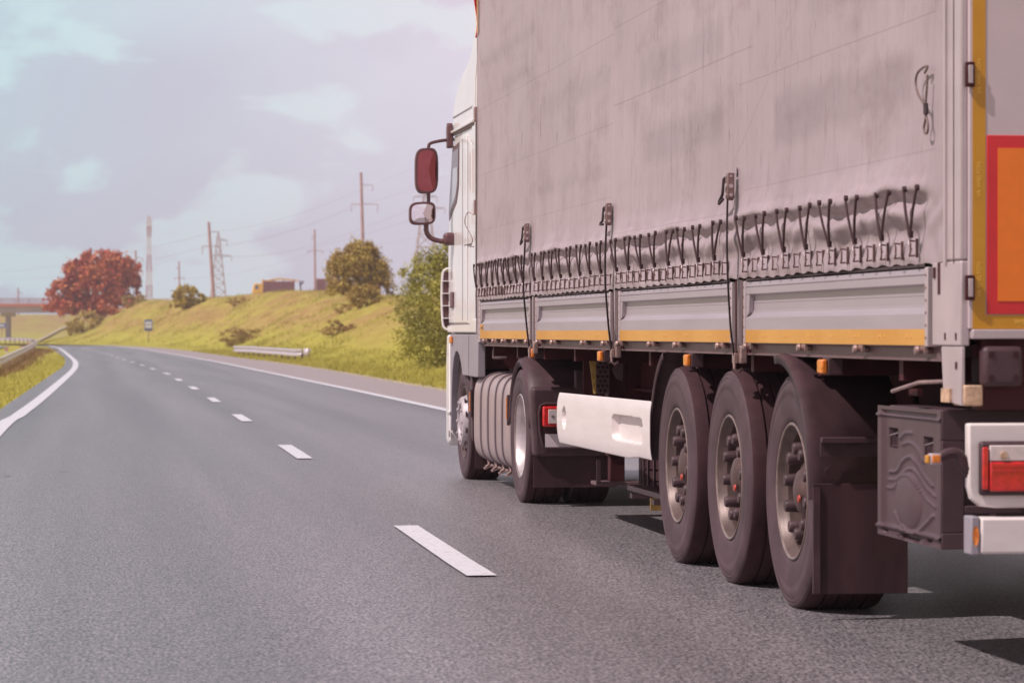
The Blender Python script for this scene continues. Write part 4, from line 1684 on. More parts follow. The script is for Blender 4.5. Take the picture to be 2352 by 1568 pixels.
# uprights between the drop sides
for py in (21.16, 17.80, 14.33):
    o = MB().box(XS + 0.022, XS + 0.05, py - 0.13, py + 0.13, 1.142, 1.507).build('stanchion', M_CHAS, TR)
    MB().box(XS - 0.008, XS + 0.0215, py - 0.012, py + 0.010, 1.16, 1.505).build('channel', M_POST, o, bev=0.002)
    MB().box(XS - 0.002, XS + 0.0212, py + 0.055, py + 0.085, 1.14, 1.5).build('locking_bar', M_CHAS, o, bev=0.003)
    MB().box(XS - 0.002, XS + 0.0212, py - 0.075, py - 0.052, 1.14, 1.5).build('locking_bar', M_RAIL, o, bev=0.003)
    MB().box(XS - 0.015, XS + 0.02, py - 0.1, py - 0.04, 1.10, 1.185).build('latch', M_STEEL, o, bev=0.006)
MB().box(XS - 0.004, XS + 0.05, 24.11, 24.27, 1.17, 1.51).build('stanchion', M_POST, TR, bev=0.004)
MB().box(XS + 0.0, XS + 0.06, 24.222, 24.30, 1.18, 3.95).build('front_corner_post', M_CHAS, TR, bev=0.004)
MB().box(XS - 0.012, XS + 0.0, 24.20, 24.222, 1.19, 3.95).build('edge_trim', M_POST, TR)
for z_ in (2.95, 2.2):
    MB().box(XS - 0.03, XS + 0.0, 24.24, 24.30, z_, z_ + 0.12).build('corner_catch', M_STEEL, TR, bev=0.004)
# hinge knobs
yk = [23.7, 23.16, 22.62, 22.01, 21.38, 20.84, 20.16, 18.9, 18.11, 17.6, 16.58, 15.83, 14.72, 14.08, 12.98, 11.99, 11.06]
for i, y in enumerate(yk):
    if i == 0:
        mb = MB()
        mb.tube([(XS + 0.03, y, 1.182), (XS - 0.022, y, 1.182)], 0.013, 10)
        mb.tube([(XS - 0.0225, y, 1.182), (XS - 0.036, y, 1.182)], 0.020, 12, 0.015)
        mb.box(XS - 0.006, XS + 0.01, y - 0.03, y + 0.03, 1.17, 1.199)
        k0 = mb.build('hinge_knob', M_STEEL, TR, bev=0.002)
        y00 = y
    else:
        c = k0.copy(); COL.objects.link(c); c.parent = TR; c.location = (0, y - y00, 0)
# amber marker lamps under the rail
for i, y in enumerate((21.17, 18.29, 15.57, 12.62)):
    h_ = MB().box(XS + 0.005, XS + 0.07, y - 0.052, y + 0.052, 1.068, 1.141).build('marker_lamp', M_BLACKPL, TR, bev=0.004)
    MB().box(XS - 0.022, XS + 0.0045, y - 0.045, y + 0.045, 1.073, 1.135).build('lens', M_LAMPO, h_, bev=0.008)

# lacing cords and rings
rope0 = ring0 = hook0 = None


def bezier_pts(a, b, sag):
    return [Vector(a).lerp(Vector(b), s_ / 6) + Vector((-sag * math.sin(PI * s_ / 6), 0, 0)) for s_ in range(7)]


for bi, rs in enumerate(ropeY):
    for i, y in enumerate(rs):
        tilt = 0.0
        if i == len(rs) - 1 and bi in (1,):
            tilt = -0.07
        if bi == 3 and i == 2:
            tilt = -0.05
        if i == 0:
            pass
        hw = 0.092 if bi < 2 else 0.085
        r_ = random.Random(int(y * 100))
        mb = MB()
        bot = (XS - 0.040, y, 1.618)
        for s in (-1, 1):
            top_ = (XS - 0.018 - curtain_d(y, 1.79), y + s * hw + tilt + r_.uniform(-.008, .008), 1.786 + r_.uniform(-.006, .006))
            mb.tube(bezier_pts(top_, (bot[0] - 0.004, bot[1] + s * 0.008, bot[2] + 0.0), 0.003), 0.0058, 6)
            mb.tube([(top_[0] + 0.010, top_[1], top_[2] + 0.004), (top_[0] - 0.004, top_[1], top_[2] + 0.004)], 0.012, 8)
        mb.tube([(bot[0], y, 1.632), (bot[0], y, 1.606)], 0.010, 8)
        cd_ = mb.build('lacing_cord', M_ROPE, TR)
        hk = MB()
        hk.tube([(bot[0], y, 1.606), (bot[0] - 0.004, y + 0.008, 1.596), (bot[0] - 0.006, y + 0.004, 1.586), (bot[0] - 0.006, y - 0.010, 1.578), (bot[0] - 0.002, y - 0.006, 1.566), (bot[0] + 0.004, y + 0.004, 1.563)], 0.0040, 6)
        hk.build('hook', M_POST, cd_)
ringY = []
for bi, rs in enumerate(ropeY):
    st = (rs[0] - rs[1])
    lo, hi = bays[bi]
    for y in rs:
        ringY += [y, y - st / 2]
ringY = [y for y in ringY if 10.95 < y < 24.1]
for i, y in enumerate(ringY):
    if ring0 is None:
        mb = MB()
        pts_ = [(XS - 0.020, y + 0.012, 1.592), (XS - 0.042, y + 0.014, 1.594), (XS - 0.046, y - 0.004, 1.590), (XS - 0.046, y - 0.018, 1.580), (XS - 0.046, y - 0.018, 1.548),
                (XS - 0.046, y - 0.004, 1.538), (XS - 0.042, y + 0.014, 1.536), (XS - 0.020, y + 0.012, 1.538)]
        mb.tube(pts_, 0.0036, 6)
        mb.tube([(XS - 0.012, y + 0.013, 1.530), (XS - 0.012, y + 0.013, 1.602)], 0.006, 6)
        ring0 = mb.build('lacing_ring', mat('ring_steel', (0.16, 0.09, 0.085), 0.45, 0.4), TR)
        ry0 = y
    else:
        c = ring0.copy(); COL.objects.link(c); c.parent = TR; c.location = (0, y - ry0, random.uniform(-.003, .003))

# tension straps with buckles
for k, (sy, lean) in enumerate(zip(straps_y, (0.03, 0.01, -0.01))):
    P_ = smooth_curve([(XS - 0.052, sy + 0.004, 1.93), (XS - 0.055, sy + 0.01 + lean * .3, 1.82), (XS - 0.060, sy + lean * 1.2, 1.68), (XS - 0.058, sy + lean * 1.6, 1.54), (XS - 0.050, sy + lean * .9, 1.40),
                       (XS - 0.040, sy - 0.01, 1.25), (XS - 0.030, sy - 0.035, 1.14)], 18)
    mb = MB()
    wS = 0.047
    n0 = len(mb.v)
    for p_ in P_:
        tw = 0.35
        mb.v += [(p_.x - tw * wS / 2, p_.y - wS / 2, p_.z), (p_.x + tw * wS / 2, p_.y + wS / 2, p_.z)]
    for i in range(17):
        a = i * 2
        mb.f.append((a, a + 1, a + 3, a + 2))
    st_ = mb.build('tension_strap', M_WEB, TR, solid=0.004, ang=180)
    bk = MB()
    bk.prism([(sy - 0.030, 2.02), (sy + 0.020, 2.015), (sy + 0.030, 1.96), (sy + 0.022, 1.90), (sy - 0.005, 1.885), (sy - 0.03, 1.90)], XS - 0.062, XS - 0.026)
    bk.build('buckle', mat('buckle_steel', (0.26, 0.17, 0.16), 0.4, 0.5, var=0.2, vscale=30), st_, bev=0.005)
    rv = MB()
    for dz, rr_ in ((1.955, 0.013), (2.003, 0.007), (1.912, 0.010)):
        rv.tube([(XS - 0.060, sy - 0.006, dz), (XS - 0.068, sy - 0.006, dz)], rr_, 10)
        rv.tube([(XS - 0.044, sy - 0.028, dz), (XS - 0.044, sy - 0.036, dz)], rr_ * 0.8, 10)
    rv.build('buckle_rivets', M_POST, st_)
    hd = MB()
    hd.tube([(XS - 0.05, sy + 0.015, 2.012), (XS - 0.066, sy + 0.035, 1.99), (XS - 0.070, sy + 0.04, 1.93), (XS - 0.068, sy + 0.06, 1.915), (XS - 0.070, sy + 0.12, 1.888 if k != 1 else 1.905),
             (XS - 0.070, sy + 0.13, 1.875 if k != 1 else 1.897), (XS - 0.066, sy + 0.05, 1.895)], 0.0075, 6)
    hd.build('buckle_handle', M_WEB, st_)
    wb_ = MB()
    wb_.box(XS - 0.0165, XS - 0.0125, sy - 0.022, sy + 0.022, 2.012, 2.045)
    wb_.build('webbing_stub', M_CURT, st_)
    hk = MB()
    hk.box(XS - 0.036, XS - 0.018, sy - 0.065, sy - 0.015, 1.10, 1.15)
    hk.tube([(XS - 0.028, sy - 0.04, 1.11), (XS - 0.03, sy - 0.045, 1.075), (XS - 0.012, sy - 0.045, 1.06), (XS + 0.01, sy - 0.045, 1.075)], 0.009, 8)
    hk.build('strap_hook', M_STEEL, st_, bev=0.004)

# cord loop near the rear edge
lp = [S_ for S_ in ((11.00, 2.215), (10.96, 2.235), (11.02, 2.237), (11.10, 2.222), (11.125, 2.19), (11.10, 2.15), (11.04, 2.115), (10.995, 2.09), (10.985, 2.05), (11.01, 2.015), (11.0, 1.993), (10.965, 1.99), (10.955, 2.02),
                    (10.985, 2.065), (10.985, 2.11), (10.97, 2.16), (10.965, 2.205))]
MB().tube(smooth_curve([(XS - 0.028, y - 0.05, z) for y, z in lp], 60), 0.0048, 8).build('cord_loop', mat('cord_rubber', (0.18, 0.12, 0.11), 0.5), TR)
MB().tube([(XS - 0.030, 10.925, 2.06), (XS - 0.030, 10.93, 2.10)], 0.010, 8).build('cord_clamp', M_WEB, TR)
MB().tube(smooth_curve([(XS - 0.03, 24.28, 2.20), (XS - 0.07, 24.36, 2.22), (XS - 0.08, 24.46, 2.14), (XS - 0.05, 24.36, 2.05), (XS - 0.04, 24.28, 1.99), (XS - 0.05, 24.36, 1.95), (XS - 0.03, 24.27, 1.94)], 40), 0.004, 6).build('cord_loop', M_STEEL, TR)

# red flap and yellow dashes at the front top corner
mb = MB()
mb.grid(lambda a, b: (XS - 0.030 + 0.045 * a + 0.016 * math.sin(b * 5.0 + 0.4) + 0.012 * b, 24.225 + 0.01 * math.sin(a * 3), 3.625 + 0.42 * b), 5, 18)
mb.build('corner_flap', M_RED, TR, solid=0.008, ang=180)
for k in range(5):
    MB().box(XS - 0.0225, XS - 0.0195, 24.10, 24.155, 3.65 + k * 0.057, 3.70 + k * 0.057).build('reflective_tape', M_YEL, TR)
MB().box(XS - 0.0225, XS - 0.0195, 23.85, 24.17, 3.94, 4.0).build('reflective_tape', M_YEL, TR)

# ------------------------------------------------ rear frame
cp = MB().box(XS - 0.004, XS + 0.024, YR + 0.0, YR + 0.19, 1.51, 3.96).build('rear_corner_post', M_POST, TR, bev=0.008)
MB().box(XS - 0.012, XS - 0.0045, YR + 0.175, YR + 0.20, 1.5, 3.96).build('curtain_pole', M_POST, cp)
MB().box(XS - 0.0065, XS - 0.0042, YR + 0.085, YR + 0.092, 1.5, 3.96).build('seam', M_RAIL, cp)
lowp = MB().box(XS - 0.004, XS + 0.030, YR + 0.0, YR + 0.375, 1.20, 1.508).build('corner_plate', M_POST, TR, bev=0.006)
MB().box(XS - 0.0062, XS - 0.0042, YR + 0.265, YR + 0.295, 1.39, 1.508).build('slot', M_CHAS, lowp)
MB().box(XS - 0.010, XS - 0.0043, YR + 0.325, YR + 0.345, 1.45, 1.49).build('stop', M_CHAS, lowp)
mb = MB()
mb.prism([(YR, 1.198), (YR + 0.26, 1.198), (YR + 0.23, 1.0), (YR, 0.985)], XS - 0.002, XS + 0.012)
mb.build('corner_bracket', M_POST, TR, bev=0.003)
MB().box(XS + 0.004, XS + 0.075, YR - 0.014, YR + 0.13, 0.985, 1.06).build('buffer_block', M_WOOD, TR, bev=0.006)
MB().box(XS - 0.012, XS - 0.0025, YR + 0.12, YR + 0.23, 0.995, 1.045).build('buffer_plate', M_WOOD, TR)
for y_, z_ in ((YR + 0.20, 1.235), (YR + 0.06, 1.235), (YR + 0.06, 1.13)):
    MB().box(XS - 0.0062, XS - 0.0042, y_ - 0.008, y_ + 0.008, z_ - 0.013, z_ + 0.013).build('bolt_slot', M_CHAS, TR)
# rear doors
MB().box(XS + 0.012, XO - 0.012, YR + 0.012, YR + 0.07, 1.262, 3.95).build('rear_door_backing', M_CHAS, TR)
for xa, xb in ((XS + 0.022, 4.38), (4.392, XO - 0.022)):
    dr = MB().box(xa, xb, YR - 0.018, YR + 0.011, 1.262, 3.94).build('rear_door', M_DOOR, TR, bev=0.004)
    for z_ in (1.365, 2.13, 2.85, 3.5):
        hx = xa if xa < 4 else xb
        hb = MB().box(hx - 0.018, hx + 0.016, YR - 0.038, YR - 0.019, z_, z_ + 0.09).build('hinge', M_CHAS, dr, bev=0.004)
        hb2 = MB().box(hx - 0.010, hx + 0.008, YR - 0.044, YR - 0.0385, z_ + 0.012, z_ + 0.078).build('hinge_plate', M_POST, dr, bev=0.003)
    for x_ in ((xa + xb) / 2 - 0.25, (xa + xb) / 2 + 0.3):
        MB().tube([(x_, YR - 0.05, 1.27), (x_, YR - 0.05, 3.93)], 0.016, 10).build('lock_rod', M_GALV, dr)
XY0, XY1 = XS + 0.034, XS + 0.082
MB().box(XY0, XY1, YR - 0.0205, YR - 0.0185, 1.262, 3.93).build('reflective_tape', M_YELD, TR)
MB().box(XY1 + 0.0003, 4.3, YR - 0.0205, YR - 0.0185, 1.262, 1.312).build('reflective_tape', M_YELD, TR)
MB().box(4.45, XO - 0.09, YR - 0.0205, YR - 0.0185, 1.262, 1.312).build('reflective_tape', M_YELD, TR)
MB().box(XO - 0.082, XO - 0.034, YR - 0.0205, YR - 0.0185, 1.262, 3.93).build('reflective_tape', M_YELD, TR)
for zc_ in (1.44, 1.80, 2.17, 2.54, 2.9, 3.3):
    text_mesh('VA WIELTON', 0.021, 'tape_text', M_YELT, TR, ((XY0 + XY1) / 2, YR - 0.021, zc_), R_REARV, 0.0004)
text_mesh('WIELTON', 0.024, 'tape_text', M_YELT, TR, (XY1 + 0.16, YR - 0.021, 1.287), R_REAR, 0.0004)
for sgn in (1, -1):
    xa = XY1 + 0.004 if sgn > 0 else XO - (XY1 - XS) - 0.004 - 0.55
    bo = MB().box(xa, xa + 0.55, YR - 0.024, YR - 0.0187, 1.315, 1.958).build('marker_board', M_RED, TR, bev=0.002)
    MB().box(xa + 0.040, xa + 0.51, YR - 0.0262, YR - 0.0242, 1.362, 1.912).build('orange_field', M_ORG, bo)
MB().box(XS + 0.03, XO - 0.03, YR - 0.035, YR + 0.09, 1.226, 1.2605).build('rear_sill', M_POST, TR, bev=0.004)
MB().box(XS + 0.078, XO - 0.08, YR + 0.02, YR + 0.14, 0.97, 1.2255).build('rear_beam', M_CHAS, TR)
for xc_ in (XS + 0.14, XO - 0.14):
    bf = MB().box(xc_ - 0.075, xc_ + 0.075, YR - 0.05, YR + 0.018, 1.055, 1.20).build('rubber_buffer', M_BLACKPL, TR, bev=0.018)
    for dx in (-0.045, 0.045):
        for dz in (-0.042, 0.042):
            MB().tube([(xc_ + dx, YR - 0.053, 1.128 + dz), (xc_ + dx, YR - 0.0495, 1.128 + dz)], 0.012, 12).build('bolt_hole', M_TREAD, bf)
# lamp carriers
YL = 10.50
for sgn in (1, -1):
    X0 = (XS + 0.001) if sgn > 0 else (XO - 0.001)
    f_ = lambda x: X0 + sgn * x
    mb = MB()
    po = [(0, 0.925), (0, 0.70), (0.012, 0.655), (0.045, 0.628), (0.10, 0.622), (0.62, 0.622), (0.62, 0.925)]
    mb.prism([(f_(x), z) for x, z in po], YL - 0.02, YL + 0.03, 'y')
    lc = mb.build('lamp_carrier', M_SKIRT, TR, bev=0.008)
    ln0 = MB().box(min(f_(0.033), f_(0.53)), max(f_(0.033), f_(0.53)), YL - 0.055, YL - 0.0205, 0.668, 0.862).build('lamp_housing', M_BLACKPL, lc, bev=0.012)
    MB().box(min(f_(0.064), f_(0.50)), max(f_(0.064), f_(0.50)), YL - 0.068, YL - 0.0555, 0.792, 0.848).build('clear_lens', M_LAMPW, lc, bev=0.004)
    MB().box(min(f_(0.064), f_(0.50)), max(f_(0.064), f_(0.50)), YL - 0.072, YL - 0.0555, 0.684, 0.789).build('red_lens', M_LAMPR, lc, bev=0.006)
    for zr in (0.755, 0.772):
        MB().box(min(f_(0.07), f_(0.49)), max(f_(0.07), f_(0.49)), YL - 0.0745, YL - 0.0722, zr, zr + 0.005).build('lens_ridge', M_RED, lc)
    MB().box(min(f_(0.038), f_(0.060)), max(f_(0.038), f_(0.060)), YL - 0.070, YL - 0.0555, 0.690, 0.842).build('side_lens', M_LAMPR, lc, bev=0.005)
    MB().tube([(f_(0.115), YL - 0.074, 0.812), (f_(0.115), YL - 0.0685, 0.812)], 0.014, 12).build('bulb', M_WOOD, lc)
    # position lamp on a rubber arm
    mb = MB()
    mb.tube(smooth_curve([(f_(0.03), YL + 0.01, 0.735), (f_(-0.01), YL + 0.005, 0.775), (f_(-0.035), YL, 0.815), (f_(-0.07), YL, 0.818), (f_(-0.105), YL, 0.800)], 14), 0.027, 10, 0.017)
    ar = mb.build('position_lamp_arm', M_BLACKPL, TR)
    MB().box(min(f_(-0.140), f_(-0.100)), max(f_(-0.140), f_(-0.100)), YL - 0.024, YL + 0.02, 0.778, 0.818).build('lamp_head', M_POST, ar, bev=0.005)
    MB().box(min(f_(-0.135), f_(-0.105)), max(f_(-0.135), f_(-0.105)), YL - 0.030, YL - 0.0242, 0.786, 0.812).build('amber_lens', M_LAMPO, ar, bev=0.005)
    MB().box(min(f_(-0.152), f_(-0.1405)), max(f_(-0.152), f_(-0.1405)), YL - 0.020, YL + 0.016, 0.783, 0.812).build('amber_lens', M_YEL, ar, bev=0.004)
# underride bar
YB = 10.42
ub = MB().box(XS + 0.028, XO - 0.028, YB, YB + 0.09, 0.462, 0.592).build('underride_bar', M_SKIRT, TR, bev=0.010)
for sgn in (1, -1):
    xa = XS - 0.006 if sgn > 0 else XO - 0.026
    MB().box(xa, xa + 0.032, YB + 0.004, YB + 0.10, 0.458, 0.596).build('end_cap', M_GREYPL, ub, bev=0.006)
    xr = xa + 0.016
    mb = MB()
    mb.lathe([(-0.001, 0.0115), (0.0, 0.0105), (0.0, 0.001)], (0, 0, 0), 16, 'y')
    mb.v = [(xr + x, YB + 0.001 + y, 0.527 + z * 3.1) for x, y, z in mb.v]
    mb.build('reflector', M_LAMPO, ub)
for x_ in (3.9, 4.87):
    MB().box(x_ - 0.05, x_ + 0.05, YB + 0.091, YB + 0.18, 0.50, 1.0).build('bar_bracket', M_CHAS, TR)

# plastic pallet box
BX0, BY0, BY1, BZ0, BZ1 = XS + 0.005, 10.80, 11.70, 0.452, 0.962
curves = [[(140, 720), (200, 700), (240, 620), (300, 570), (340, 600), (400, 690), (470, 770)],
          [(130, 785), (190, 770), (250, 700), (310, 665), (360, 700), (420, 790), (490, 850)],
          [(120, 855), (170, 840), (230, 740), (290, 720), (350, 770), (420, 880), (490, 935)],
          [(180, 1050), (230, 1150), (280, 1240), (350, 1265)],
          [(250, 1140), (330, 1190), (400, 1120), (480, 1010)],
          [(220, 430), (260, 385), (310, 375)], [(240, 480), (300, 455), (360, 500), (400, 590)]]
NU, NV = 120, 110
U, V_ = np.meshgrid(np.linspace(60, 560, NU), np.linspace(170, 1250, NV))
Hh = np.zeros_like(U)
for ci, cv in enumerate(curves):
    pp = smooth_curve([(a, b, 0) for a, b in cv], 30)
    dmin = np.full_like(U, 1e9)
    for q in pp:
        dmin = np.minimum(dmin, np.hypot(U - q.x, V_ - q.y))
    Hh += (0.009 if ci in (0, 4) else 0.006) * np.exp(-(dmin / 11) ** 2)
Hh += 0.016 * np.clip(1 - ((U - 290) / 105) ** 2 - ((V_ - 930) / 230) ** 2, 0, 1) ** 0.6
edge = np.minimum.reduce([U - 60, 560 - U, V_ - 170, 1250 - V_])
Hh += 0.014 * np.clip(1 - (edge - 30) / 10, 0, 1)
Hh += 0.010 * np.exp(-((V_ - 245) / 10) ** 2) + 0.012 * np.exp(-((V_ - 1175) / 14) ** 2)
for ux, vy in ((165, 430), (440, 470)):
    m_ = (np.abs(U - ux) < 34) & (np.abs(V_ - vy) < 80)
    Hh = np.where(m_, -0.03, Hh)
m_ = (np.abs(U - 310) < 90) & (np.abs(V_ - 1222) < 14)
Hh = np.where(m_, -0.02, Hh)
for a_, b_ in ((95, 125), (430, 475)):
    m_ = (U > a_) & (U < b_) & (np.abs(V_ - 1222) < 12)
    Hh = np.where(m_, -0.02, Hh)
mb = MB()
for j in range(NV):
    for i in range(NU):
        a = (U[j, i] - 60) / 500
        b = (V_[j, i] - 170) / 1080
        mb.v.append((BX0 - Hh[j, i], BY1 + (BY0 - BY1) * a, BZ1 + (BZ0 - BZ1) * b))
for j in range(NV - 1):
    for i in range(NU - 1):
        a = j * NU + i
        mb.f.append((a, a + 1, a + NU + 1, a + NU))
bxm = MB()
bxm.box(BX0 + 0.035, BX0 + 0.85, BY0 + 0.02, BY1, BZ0 + 0.01, BZ1)
bxm.box(BX0 - 0.012, BX0 + 0.85, BY0 - 0.004, BY0 + 0.0195, BZ1 - 0.11, BZ1 + 0.004)
bxm.box(BX0 - 0.012, BX0 + 0.85, BY0 - 0.004, BY0 + 0.0195, BZ0, BZ0 + 0.06)
bxm.box(BX0 - 0.012, BX0 + 0.075, BY0 - 0.0035, BY0 + 0.0195, BZ0 + 0.0605, BZ1 - 0.1105)
for k in range(3):
    bxm.box(BX0 + 0.0755, BX0 + 0.84, BY0 - 0.003, BY0 + 0.0195, BZ0 + 0.13 + 0.095 * k, BZ0 + 0.16 + 0.095 * k)
bxm.box(BX0 + 0.17, BX0 + 0.20, BY0 - 0.0025, BY0 + 0.0195, BZ0 + 0.0605, BZ1 - 0.1105)
sb = bxm.build('storage_box', M_BOXPL, TR, bev=0.004)
mb.build('embossed_side', M_BOXPL, sb, ang=60)
for ux, vy in ((170, 455), (445, 500)):
    a = (ux - 60) / 500; b = (vy - 170) / 1080
    yc_, zc_ = BY1 + (BY0 - BY1) * a, BZ1 + (BZ0 - BZ1) * b
    MB().tube([(BX0 + 0.02, yc_, zc_ + 0.03), (BX0 - 0.012, yc_ + 0.01, zc_ + 0.02), (BX0 - 0.012, yc_ + 0.01, zc_ - 0.02), (BX0 + 0.02, yc_, zc_ - 0.025)], 0.006, 6).build('catch', M_BOXPL, sb)
for x_ in (BX0 + 0.3, BX0 + 0.7):
    MB().box(x_, x_ + 0.04, BY0 + 0.05, BY0 + 0.09, BZ1 + 0.001, 1.16).build('hanger', M_CHAS, TR)
# toggle lever
MB().tube([(XS + 0.02, 10.80, 1.070), (XS - 0.02, 11.05, 1.062), (XS - 0.03, 11.28, 1.035), (XS - 0.03, 11.40, 1.022)], 0.008, 8).build('lever', M_STEEL, TR)
MB().box(XS + 0.0, XS + 0.02, 11.15, 11.27, 1.01, 1.035).build('lever_bracket', M_CHAS, TR)

# axles, wheels, mudguards
HUB = 0.535
w0 = None
for y in (13.33, 14.68, 16.02):
    ax = MB()
    ax.tube([(XS + 0.25, y, HUB), (XO - 0.25, y, HUB)], 0.07, 14)
    ax.build('axle', M_CHAS, TR)
    for sgn in (1, -1):
        loc = Vector(((XS + 0.012) if sgn > 0 else (XO - 0.012), y, HUB)) - TO
        if w0 is None:
            w0 = make_wheel('trailer', TR, loc)
        else:
            c = dup(w0, TR, loc, (rad(17) * (y > 14) + rad(11) * (y > 15.5), 0, 0 if sgn > 0 else PI))
    for x_ in (3.9, 4.87):
        hp = MB()
        hp.prism([(y + 0.45, 0.95), (y + 0.55, 0.95), (y + 0.5, 0.5), (y + 0.1, 0.42), (y - 0.35, 0.5), (y - 0.35, 0.56), (y + 0.05, 0.52), (y + 0.35, 0.6)], x_ - 0.05, x_ + 0.05)
        hp.build('suspension_arm', M_CHAS, TR)
        MB().tube([(x_, y - 0.28, 0.57), (x_, y - 0.28, 0.86)], 0.13, 16).build('air_spring', M_TREAD, TR)


def arc_guard(yc, zc, r, a0, a1, x0, x1, n=18, extra=None):
    """curved sheet over a wheel with a rolled side lip; angles from +y counter-clockwise"""
    mb = MB()
    P_ = [(yc + r * math.cos(rad(a0 + (a1 - a0) * i / n)), zc + r * math.sin(rad(a0 + (a1 - a0) * i / n))) for i in range(n + 1)]
    if extra:
        P_ += extra
    k = len(P_)
    lipr = []
    for i, (y, z) in enumerate(P_):
        d = Vector((yc - y, zc - z)).normalized() * 0.035
        lipr.append((y + d.x, z + d.y))
    rows = [(x0 + 0.004, lipr), (x0, P_), (x0 + 0.035, [(y - (d_ := Vector((yc - y, zc - z)).normalized()).x * 0.010, z - d_.y * 0.010) for y, z in P_]),
            (x0 + 0.06, P_), (x1, P_)]
    for x, row in rows:
        mb.v += [(x, y, z) for y, z in row]
    for j in range(len(rows) - 1):
        for i in range(k - 1):
            a = j * k + i
            mb.f.append((a, a + 1, a + k + 1, a + k))
    return mb


for sgn in (1, -1):
    if sgn > 0:
        xa, xb = 3.068, 3.50
    else:
        xa, xb = XO + 0.02, XO - 0.41
    g = arc_guard(13.33, HUB, 0.61, 84, 180, xa, xb, extra=[(12.72, 0.53)])
    mg = g.build('mudguard', M_BLACKPL, TR, solid=0.005, ang=60)
    lo_, hi_ = min(xa + 0.012 * sgn, xb), max(xa + 0.012 * sgn, xb)
    fl = MB().box(lo_, hi_, 12.700, 12.712, 0.125, 0.60).build('mudflap', M_FLAP, TR, bev=0.002)
    MB().box(lo_, lo_ + 0.03, 12.690, 12.6995, 0.13, 0.585).build('flap_rib', M_BLACKPL, fl)
    for dx in (0.08, 0.22, 0.36):
        MB().tube([(min(xa, xb) + dx, 12.688, 0.655), (min(xa, xb) + dx, 12.7005, 0.655)], 0.016, 12).build('bolt', M_TREAD, fl)
    mbb = MB().box(lo_ + 0.03, hi_ + 0.10, 12.655, 12.697, 0.775, 0.80)
    mbb.box(lo_ + 0.03, hi_ + 0.10, 12.690, 12.6975, 0.715, 0.7745)
    mbb.build('flap_bracket', M_BLACKPL, TR, bev=0.003)
    g = arc_guard(16.02, HUB, 0.64, 0, 70, xa + 0.03 * sgn, xb)
    mg = g.build('mudguard', M_BLACKPL, TR, solid=0.005, ang=60)

# chassis beams and running gear
for x_ in (3.86, 4.91):
    bm_ = MB()
    bm_.box(x_ - 0.06, x_ + 0.06, YR + 0.15, YF - 0.3, 1.10, 1.159)
    bm_.box(x_ - 0.01, x_ + 0.01, YR + 0.15, 21.5, 0.86, 1.0995)
    bm_.box(x_ - 0.06, x_ + 0.06, YR + 0.15, 21.5, 0.84, 0.8595)
    bm_.build('chassis_beam', M_CHAS, TR)
for y_ in np.arange(11.6, 24, 1.35):
    MB().box(XS + 0.06, XO - 0.07, y_ - 0.03, y_ + 0.03, 1.06, 1.1595).build('cross_member', M_CHAS, TR)
MB().tube([(4.385, 18.2, 0.93), (4.385, 19.4, 0.93)], 0.19, 20).build('air_tank', M_CHAS, TR)
MB().tube([(3.95, 16.9, 0.75), (3.95, 17.9, 0.75)], 0.14, 18).build('air_tank', M_CHAS, TR)
for sgn in (1, -1):
    gx = lambda x: XS + x if sgn > 0 else XO - x
    lg = MB()
    for a, b, c, d, e, f in ((0.34, 0.47, 20.02, 20.15, 0.42, 1.14), (0.355, 0.455, 20.035, 20.135, 0.25, 0.4195)):
        lg.box(min(gx(a), gx(b)), max(gx(a), gx(b)), c, d, e, f)
    leg = lg.build('landing_leg', M_CHAS, TR, bev=0.006)
    ft = MB()
    ft.box(min(gx(0.25), gx(0.56)), max(gx(0.25), gx(0.56)), 19.98, 20.2, 0.225, 0.2495)
    ft.box(min(gx(0.25), gx(0.28)), max(gx(0.25), gx(0.28)), 19.97, 19.979, 0.25, 0.40)
    ft.build('foot', M_RAIL, leg, bev=0.004)
# perforated yellow bracket
PX0, PX1 = R_ = (None, None)


def XU(u, Y):
    r = ray(u, 763)
    return r.x / r.y * Y


YP = 19.95
x0_, x1_, x2_ = XU(1351, YP), XU(1370, YP), XU(1400, YP)
mb = MB()
mb.prism([(x0_, 1.12), (x1_ - 0.003, 1.12), (x1_ - 0.003, 0.84), (x1_ - 0.02, 0.84), (x0_ + 0.02, 0.97)], YP - 0.004, YP + 0.004, 'y')
pb = mb.build('perforated_bracket', M_PERF, TR)
mb = MB()
mb.box(x1_ - 0.0025, x2_, YP, YP + 0.02, 0.84, 1.12)
pp_ = mb.build('perforated_plate', M_RAIL, pb)
hl = MB()
for j in range(9):
    for i in range(3 if j % 2 else 2):
        cx_ = x1_ + 0.012 + (i + (0 if j % 2 else 0.5)) * 0.030
        hl.tube([(cx_, YP - 0.003, 0.862 + j * 0.031), (cx_, YP - 0.0005, 0.862 + j * 0.031)], 0.0115, 12)
hl.build('holes', M_TREAD, pb)
# spare wheel lying under the frame
mb = MB()
mb.lathe([(o_ - 0.19, r_) for o_, r_ in tyre_prof(0.50, 0.30, 0.295, (0.08, 0.15, 0.22))], (3.97, 18.88, 0.425), 64, 'z')
sp_ = mb.build('spare_tyre', M_TREAD, TR, ang=50)
mb = MB()
for k in range(44):
    a = 2 * PI * k / 44
    c_, s_ = math.cos(a), math.sin(a)
    mb.bar((3.97 + c_ * 0.502, 18.88 + s_ * 0.502, 0.285), (3.97 + c_ * 0.502, 18.88 + s_ * 0.502, 0.505), 0.012, 0.022, up=(c_, s_, 0))
mb.build('tread_blocks', M_RUB, sp_)
mb = MB()
mb.box(3.45, 3.52, 18.0, 19.3, 0.232, 0.2645)
mb.box(3.40, 4.6, 18.85, 18.93, 0.20, 0.2315)
mb.box(3.40, 4.6, 18.1, 18.18, 0.20, 0.2315)
mb.build('spare_carrier', M_RAIL, TR)
